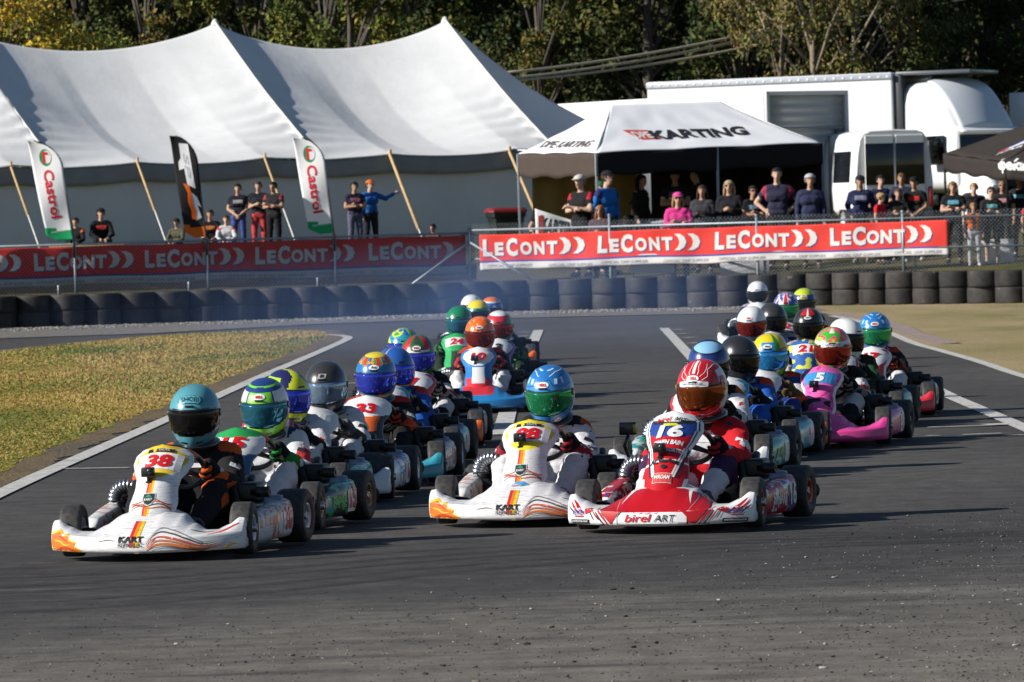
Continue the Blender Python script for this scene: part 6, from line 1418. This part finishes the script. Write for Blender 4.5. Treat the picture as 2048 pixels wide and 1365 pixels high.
for i, (lv, hx_, hy_, D, yaw, hyaw, hp, hs, su, gl, kl, dl) in enumerate(FIELD):
    P_ = at(hx_, hy_, D); rz = -R(yaw); off = RZ(rz) @ Vector((HC.x, HC.y, 0)); base = Vector((P_.x - off.x, P_.y - off.y, .016)); dz = min(max(P_.z - HC.z - .016, -.05), .07)
    root = empty('racing_kart', base, rz); T(root, kl, 'kart', 'racing karts on the track')
    sp = dict(LIV[lv]); 
    if lv in ('kw', 'kg', 'ko', 'kdk') : sp['grip'] = 'dark'
    kart(sp, root)
    d = empty('person', base + Vector((0, 0, dz * .4)), rz); T(d, dl, 'person', 'kart drivers')
    inst(DBODY, 'body', d); sm_ = SU[su](i + 1); sm_ = badges(sm_, (.62, .62, .64) if su in ('s38', 'kor', 'red16', 'bkw') else (.03, .03, .04), 'KART' if lv == 'kr88' else None) if i in (0, 1, 3, 4, 6, 8, 14, 15, 19) else sm_; sm_.build('race_suit', M_CLOTH, d); [inst(g_, 'glove', d, TR(0, 0, -dz * .4)) for g_ in gloves(*gl)]; [inst(b_, 'boot', d) for b_ in boots((.03, .03, .032) if i % 3 else (.10, .09, .085))]
    h = inst(helmet_mesh(hs), 'helmet', d, TR(HC.x, HC.y, HC.z + dz * .6) @ RZ(-R(hyaw - yaw)) @ RX(R(hp + 8)))
    v = hs['visor']
    if v not in _VM: _VM[v] = visor_mesh(VI[v])
    inst(_VM[v], 'visor', h)
# ------------------------------------------------------------------ spectators behind the fence
def stand_caps(pose):
    sit = pose == 'sit'; dz = -.48 if sit else 0
    z = lambda v: v + dz
    c = [('pelvis', (-.075, 0, z(.95)), (.075, 0, z(.95)), .115, .115), ('belly', (-.06, .0, z(1.08)), (.06, .0, z(1.08)), .105, .105), ('chest', (-.085, .01, z(1.27)), (.085, .01, z(1.27)), .115, .115), ('chest', (-.145, .015, z(1.40)), (.145, .015, z(1.40)), .066, .066), ('neck', (0, .02, z(1.43)), (0, .0, z(1.56)), .062, .052)]
    A = dict(down=((.245, .03, 1.14), (.25, -.06, .90)), crossed=((.245, -.06, 1.14), (-.03, -.225, 1.17)), hips=((.37, .09, 1.17), (.19, -.03, 1.01)), phone=((.235, -.02, 1.13), (.06, -.26, 1.20)), front=((.25, .0, 1.13), (.05, -.19, .98)), pockets=((.27, .07, 1.16), (.19, -.06, .95)))
    for s in (-1, 1):
        e, w = A.get(pose, A['front'])
        if pose == 'reach' and s > 0: e, w = (.40, -.02, 1.30), (.62, -.05, 1.42)
        elif pose == 'reach': e, w = A['down']
        elif pose == 'shade' and s > 0: e, w = (.40, -.12, 1.56), (.14, -.16, 1.70)
        elif pose == 'shade': e, w = A['down']
        elif sit: e, w = (.25, -.17, 1.14), (.10, -.40, 1.04)
        e = Vector((s * e[0], e[1], z(e[2]))); w = Vector((s * w[0], w[1], z(w[2]) + (.035 if pose == 'crossed' and s > 0 else 0)))
        if pose == 'crossed' and s > 0: w.y -= .04
        c += [('uparm', (s*.185, .015, z(1.39)), e, .058, .046), ('forearm', e, w, .045, .031)]
        if sit: k, a = Vector((s*.15, -.42, .52)), Vector((s*.14, -.44, .09)); h = Vector((s*.09, -.02, .47))
        else: k, a = Vector((s*.115, -.015, .50)), Vector((s*.125, .03, .09)); h = Vector((s*.09, 0, .92))
        c += [('thigh', h, k, .088, .062), ('shin', k, a, .060, .042), ('foot', a + Vector((0, .02, -.04)), a + Vector((s*.02, -.16, -.055)), .040, .034)]
    hc = Vector((0, -.015, z(1.635))); return c + head_caps(hc), hc
_PB = {}
def posebody(pose, skin):
    if pose not in _PB:
        caps, hc = stand_caps(pose); _PB[pose] = (remesh(caps, .021, 3), hc, caps, {})
    bd, hc, caps, cache = _PB[pose]
    if skin not in cache:
        mb = MB(); mb.v = [Vector(p) for p in bd['V']]; mb.f = list(bd['F']); mb.s = [True] * len(mb.f); mb.c = [skin] * len(mb.f); face_bits(mb, hc)
        for nm, a, b, r0, r1 in caps:
            if nm == 'forearm':
                a, b = Vector(a), Vector(b); d = (b - a).normalized(); pn = Vector((-math.copysign(1, b.x), 0, 0)) if abs(d.z) > .6 else Vector((0, .4, -1)); fingers(mb, b, b + d * .085, pn - d * pn.dot(d), skin, 1.0, .7)
        cache[skin] = mb.mesh('body', M_SKIN)
    return bd, hc, cache[skin]
SK = ((.48, .29, .20), (.40, .23, .15), (.55, .35, .26))
def person(px, py, D, pose, label, shirt, sleeve, pants, hair, hcol, cap=None, face=0, kid=0, accent=None, logo=None, vest=None, group='spectators behind the fence', hgt=None):
    p = at(px, hor(px), D); g = gz(p.x, p.y); ztop = at(px, py, D).z; hh = ztop - g; ref = 1.27 if pose == 'sit' else 1.755
    sc = hh / ref; root = empty('person', (p.x, p.y, g), -R(face), sc); T(root, label, 'person', group)
    bd, hc, bm_ = posebody(pose, SK[int(px * 7 + py) % 3]); inst(bm_, 'body', root); ft = hc.z
    def sc_(b, t, c):
        if vest and b in ('chest', 'belly') and c[1] > -2 and abs(c[0]) > .055: return vest
        if accent and (b == 'uparm' and t < .3 or (b in ('chest', 'belly') and abs(c[0]) > .175)): return accent
        if logo and b == 'chest' and c[1] < -.06 and abs(c[0]) < .11 and hc.z - .36 < c[2] < hc.z - .29: return logo
        return shirt
    lim = {'short': .55, 'none': -1, 'long': 2}[sleeve]
    def pick(b, t, c): return b in ('chest', 'belly') or (b == 'neck' and t < .25) or (b == 'uparm' and t <= lim) or (b == 'forearm' and sleeve == 'long' and t < .96) or (b == 'pelvis' and c[2] > hc.z - .66)
    garment(bd, pick, .014, sc_, .012, 11, seed=px * .1).build('top', M_CLOTH, root)
    shorts = isinstance(pants, tuple) and len(pants) == 4
    garment(bd, lambda b, t, c: (b == 'pelvis' and c[2] < hc.z - .60) or b == 'thigh' or (b == 'shin' and t < .92 and not shorts), .011, lambda b, t, c: pants[:3], .010, 9, seed=py).build('trousers', M_CLOTH, root)
    for s in (-1, 1): garment(bd, lambda b, t, c: b == 'foot' and s * c[0] > 0, .010, lambda b, t, c: (.05, .05, .055) if int(px) % 3 else (.5, .5, .5)).build('shoe', M_CLOTH, root)
    if hair:
        lo = {'short': -.005, 'long': -.03, 'crop': .03}[hair]
        mb = garment(bd, lambda b, t, c: b in ('head', 'ear') and ((c[2] > hc.z + .055) or (c[1] > hc.y + .005 and c[2] > hc.z + lo - .03) or (abs(c[0]) > .062 and c[1] > hc.y - .03 and c[2] > hc.z + .02)), .016 if hair != 'crop' else .008, lambda b, t, c: hcol, .016, 30, seed=px)
        if hair == 'long':
            for k in range(15):
                a = PI * k / 14; x = .085 * cos(a); y = hc.y + .02 + .075 * sin(a); mb.add(tube([(x, y, hc.z + .04), (x * 1.15, y + .01, hc.z - .08), (x * 1.3, y - .015, hc.z - .24)], [.022, .024, .009], 6), hcol)
        mb.build('hair', M_HAIR, root)
    if cap:
        mb = MB()
        mb.add(shell(lambda u, v: hc + Vector((.098 * cos(v * PI/2) * sin(2*PI*u), .115 * cos(v * PI/2) * cos(2*PI*u), .055 + .078 * sin(v * PI/2))), 26, 8, .006), cap)
        if cap[-1] != -1 and label.find('beanie') < 0: mb.add(shell(lambda u, v: hc + Vector(((u - .5) * .16 * (1 - .25 * v * v), -.095 - .085 * v + .03 * (2*u-1)**2, .062 - .018 * v)), 8, 6, .008), cap)
        mb.build('cap' if label.find('beanie') < 0 else 'beanie', M_CLOTH, root)
    if 'sunglasses' in label:
        mb = MB()
        for s in (-1, 1): mb.add(box(.052, .012, .034, .008), (.008, .008, .01), TR(s * .033, hc.y - .092, hc.z + .016)).add(tube([(s*.058, hc.y - .088, hc.z + .02), (s*.088, hc.y, hc.z + .018)], .004, 5), (.01, .01, .01))
        mb.build('sunglasses', M_PAINT, root)
NV, DK, BR, BK_, BLO, GY = (.02, .025, .06), (.015, .015, .018), (.05, .03, .02), (.012, .01, .01), (.42, .28, .12), (.30, .30, .32)
PEOPLE = [
 (152, 436, 112.0, 'sit', 'seated boy in black top with an orange shoulder below the left flag', DK, 'long', DK, 'short', BK_, None, 10, 1, (.6, .10, .02)),
 (203, 418, 112.2, 'sit', 'seated person in a black hooded jumper with a small red mark', (.012, .012, .014), 'long', DK, 'short', BK_, (.014, .014, .016), -10, 0, None, (.4, .03, .02)),
 (354, 438, 112.2, 'sit', 'seated person in olive green left of the black flag', (.09, .085, .055), 'long', DK, 'short', BK_, (.02, .02, .022), 20),
 (421, 420, 112.0, 'sit', 'seated person in black shirt with red and yellow print, behind the black flag', (.014, .014, .016), 'short', DK, 'short', BR, None, 0, 0, None, (.45, .14, .03)),
 (453, 431, 111.8, 'sit', 'seated child in a white and red racing top', (.55, .55, .57), 'long', (.1, .12, .3), 'short', BR, None, 0, 1, (.45, .03, .03)),
 (478, 368, 114.5, 'front', 'standing boy in dark shirt, leftmost of three by the marquee wall', (.02, .02, .035), 'short', (.05, .08, .26), 'short', BK_, None, 0, 1, None, (.3, .3, .3)),
 (519, 363, 114.5, 'phone', 'standing boy with red and white suit tied at the waist, middle of three', (.02, .022, .03), 'short', (.52, .06, .06), 'short', BR, None, 0, 1),
 (549, 364, 114.2, 'crossed', 'standing boy in black with red sleeve edge, rightmost of three', (.02, .02, .024), 'short', DK, 'short', BK_, None, 20, 1, (.35, .04, .05)),
 (711, 364, 114.0, 'crossed', 'person in navy shirt with folded arms beside the blue jumper', (.03, .025, .05), 'short', (.10, .10, .16), 'short', BK_, None, -15, 0, None, (.3, .1, .15)),
 (742, 361, 114.4, 'reach', 'person in blue jumper and orange cap holding the marquee pole', (.02, .12, .42), 'long', (.02, .022, .03), 'short', BR, (.62, .14, .02), -25),
 (866, 449, 109.5, 'sit', 'person whose head just shows above the left banner', (.10, .09, .09), 'long', DK, 'short', BK_, None, 30),
 (1088, 397, 110.5, 'sit', 'boy seated behind the white karting banner', DK, 'short', DK, 'short', BK_, None, 20, 1),
 (1135, 388, 110.0, 'sit', 'dark clothed person seated left of the man in pale cap', DK, 'long', DK, 'short', BR, None, -10),
 (1163, 351, 104.4, 'crossed', 'man in pale cap and black polo with a red side stripe, arms folded', (.016, .015, .017), 'short', DK, 'short', GY, (.50, .48, .46), 35, 0, (.45, .02, .03)),
 (1216, 343, 104.4, 'pockets', 'man in blue jacket and black cap by the gazebo leg', (.02, .16, .50), 'long', (.02, .02, .03), 'short', BR, (.016, .016, .02), -45, 0, (.03, .03, .14)),
 (1203, 364, 105.0, 'down', 'person in green cap half hidden behind the blue jacket', DK, 'long', DK, 'short', BK_, (.02, .14, .05), -10),
 (1201, 411, 103.6, 'phone', 'girl with ginger hair and sunglasses by the gazebo leg', (.10, .06, .08), 'long', DK, 'long', (.36, .16, .07), None, 15, 1),
 (1268, 402, 107.4, 'sit', 'child in black seated inside the gazebo opening', DK, 'long', DK, 'short', BR, None, -30, 1),
 (1284, 350, 107.0, 'down', 'woman with dark tied hair in shadow under the gazebo', (.03, .028, .03), 'long', DK, 'long', BK_, None, -60),
 (1352, 341, 106.3, 'crossed', 'man in black cap and black shirt inside the gazebo', (.015, .015, .017), 'short', DK, 'short', BK_, (.012, .012, .014), 0, 0, None, (.16, .16, .17)),
 (1395, 338, 106.8, 'down', 'person in black cap turned sideways inside the gazebo', (.02, .02, .022), 'long', DK, 'short', BK_, (.012, .012, .014), 70),
 (1357, 386, 103.0, 'crossed', 'woman in bright pink top and pink cap with sunglasses', (.68, .05, .26), 'long', DK, 'long', BLO, (.68, .08, .28), 0),
 (1406, 371, 103.5, 'phone', 'woman in dark grey jacket holding a cup', (.045, .045, .055), 'long', DK, 'long', BR, None, 10),
 (1460, 361, 103.3, 'phone', 'woman with long blonde hair and sunglasses in black', (.016, .016, .02), 'long', DK, 'long', (.45, .33, .20), None, 10),
 (1507, 372, 103.3, 'crossed', 'woman in black shirt with tied hair and sunglasses', (.016, .017, .02), 'short', DK, 'short', BK_, None, -15, 0, None, (.2, .3, .4)),
 (1556, 336, 102.9, 'hips', 'tall man in navy polo with red piping, hands on hips', (.03, .03, .06), 'short', DK, 'short', BK_, None, 5, 0, (.30, .04, .08)),
 (1622, 349, 102.7, 'down', 'person in grey beanie and navy jumper at the gazebo corner', (.03, .035, .08), 'long', DK, 'short', GY, (.42, .42, .44), 0),
 (1722, 352, 103.2, 'pockets', 'man in navy jacket and dark cap in front of the van', (.02, .025, .07), 'long', DK, 'short', GY, (.015, .018, .035), 5, 0, None, (.2, .22, .3)),
 (1763, 351, 103.8, 'down', 'dark haired man in navy between navy cap and the red shirt', (.02, .025, .06), 'short', DK, 'short', BK_, None, -10),
 (1762, 386, 102.4, 'down', 'child in bright red shirt in front of the van', (.60, .02, .03), 'short', DK, 'short', BLO, None, -60, 1),
 (1805, 347, 103.5, 'down', 'curly haired youth in navy shirt behind the cap wearer', (.02, .03, .07), 'short', DK, 'short', (.13, .07, .03), None, 10),
 (1797, 378, 102.5, 'crossed', 'boy in black shirt between the red child and the cap wearer', (.02, .02, .022), 'short', DK, 'short', (.12, .06, .03), None, 0, 1),
 (1830, 355, 102.6, 'front', 'youth in black cap and black shirt with red print', (.014, .014, .016), 'short', DK, 'short', BR, (.012, .012, .014), 15, 0, None, (.5, .03, .02)),
 (1907, 364, 100.9, 'crossed', 'youth in black shirt with blue print, arms folded, under the black gazebo', (.014, .014, .017), 'short', DK, 'short', (.22, .12, .05), None, 5, 0, None, (.10, .35, .45)),
 (1949, 366, 101.2, 'down', 'fair haired youth in black behind the orange jacket', (.016, .016, .02), 'short', DK, 'short', (.40, .25, .10), None, 0),
 (1947, 406, 99.6, 'down', 'boy in open orange jacket and pale trousers', (.05, .045, .08), 'long', (.50, .50, .53), 'short', (.30, .17, .07), None, 0, 1, None, None, (.66, .14, .01)),
 (1983, 374, 99.8, 'crossed', 'man in black sweatshirt and sunglasses with folded arms', (.020, .02, .024), 'long', (.02, .02, .022, 1), 'short', BR, None, -5, 0, None, (.15, .4, .4)),
 (2006, 362, 100.8, 'down', 'man in black polo behind the sunglasses wearer', (.018, .018, .022), 'short', DK, 'crop', (.30, .18, .09), None, 10, 0, None, (.4, .2, .2)),
 (2012, 349, 102.2, 'down', 'person in dark cap at the back under the black gazebo', DK, 'short', DK, 'short', BK_, (.05, .02, .02), 0),
 (2040, 352, 101.0, 'shade', 'person in black shading their eyes at the right edge', (.018, .018, .02), 'short', DK, 'short', BR, None, 20, 0, None, (.15, .4, .45)),
 (2062, 395, 99.8, 'down', 'person in red top cut by the right edge', (.60, .03, .03), 'short', DK, 'short', BR, None, 0)]
for a in PEOPLE: person(*a)
# ------------------------------------------------------------------ blue two-stroke exhaust smoke hanging over the grid
def smoke(name, a, b, dens, seed, label):
    m = bpy.data.materials.new('exhaust_smoke'); m.use_nodes = True; nt = m.node_tree; nt.nodes.clear()
    out = nt.nodes.new('ShaderNodeOutputMaterial'); pv = nt.nodes.new('ShaderNodeVolumePrincipled'); pv.inputs['Color'].default_value = (.30, .50, 1.0, 1); pv.inputs['Anisotropy'].default_value = .1
    tc = nt.nodes.new('ShaderNodeTexCoord'); mp = nt.nodes.new('ShaderNodeMapping'); mp.inputs['Location'].default_value = (seed, 0, 0); mp.inputs['Scale'].default_value = (.45, .10, 1.0); nt.links.new(tc.outputs['Object'], mp.inputs[0])
    n = noisetex(nt, mp.outputs[0], 1.0, 3, .5); r = ramp(nt, n, .40, .70)
    g = nt.nodes.new('ShaderNodeTexGradient'); g.gradient_type = 'SPHERICAL'; mp2 = nt.nodes.new('ShaderNodeMapping'); nt.links.new(tc.outputs['Generated'], mp2.inputs[0]); mp2.inputs['Location'].default_value = (-1, -1, -.7); mp2.inputs['Scale'].default_value = (2, 2, 1.6); nt.links.new(mp2.outputs[0], g.inputs[0])
    mu = nt.nodes.new('ShaderNodeMath'); mu.operation = 'MULTIPLY'; nt.links.new(r, mu.inputs[0]); nt.links.new(g.outputs['Fac'], mu.inputs[1])
    m2 = nt.nodes.new('ShaderNodeMath'); m2.operation = 'MULTIPLY'; m2.inputs[1].default_value = dens; nt.links.new(mu.outputs[0], m2.inputs[0]); nt.links.new(m2.outputs[0], pv.inputs['Density']); nt.links.new(pv.outputs[0], out.inputs['Volume'])
    c = (Vector(a) + Vector(b)) / 2; d = Vector(b) - Vector(a); o = MB().add(box(d.x, d.y, d.z, 0)).build(name, m); o.location = c; o['kind'] = 'stuff'; T(o, label, 'smoke')
smoke('smoke_volume', (-6.0, 36, .03), (4.0, 99, 1.5), .028, 0, 'thin blue exhaust smoke drifting over the karts and the tyre wall')
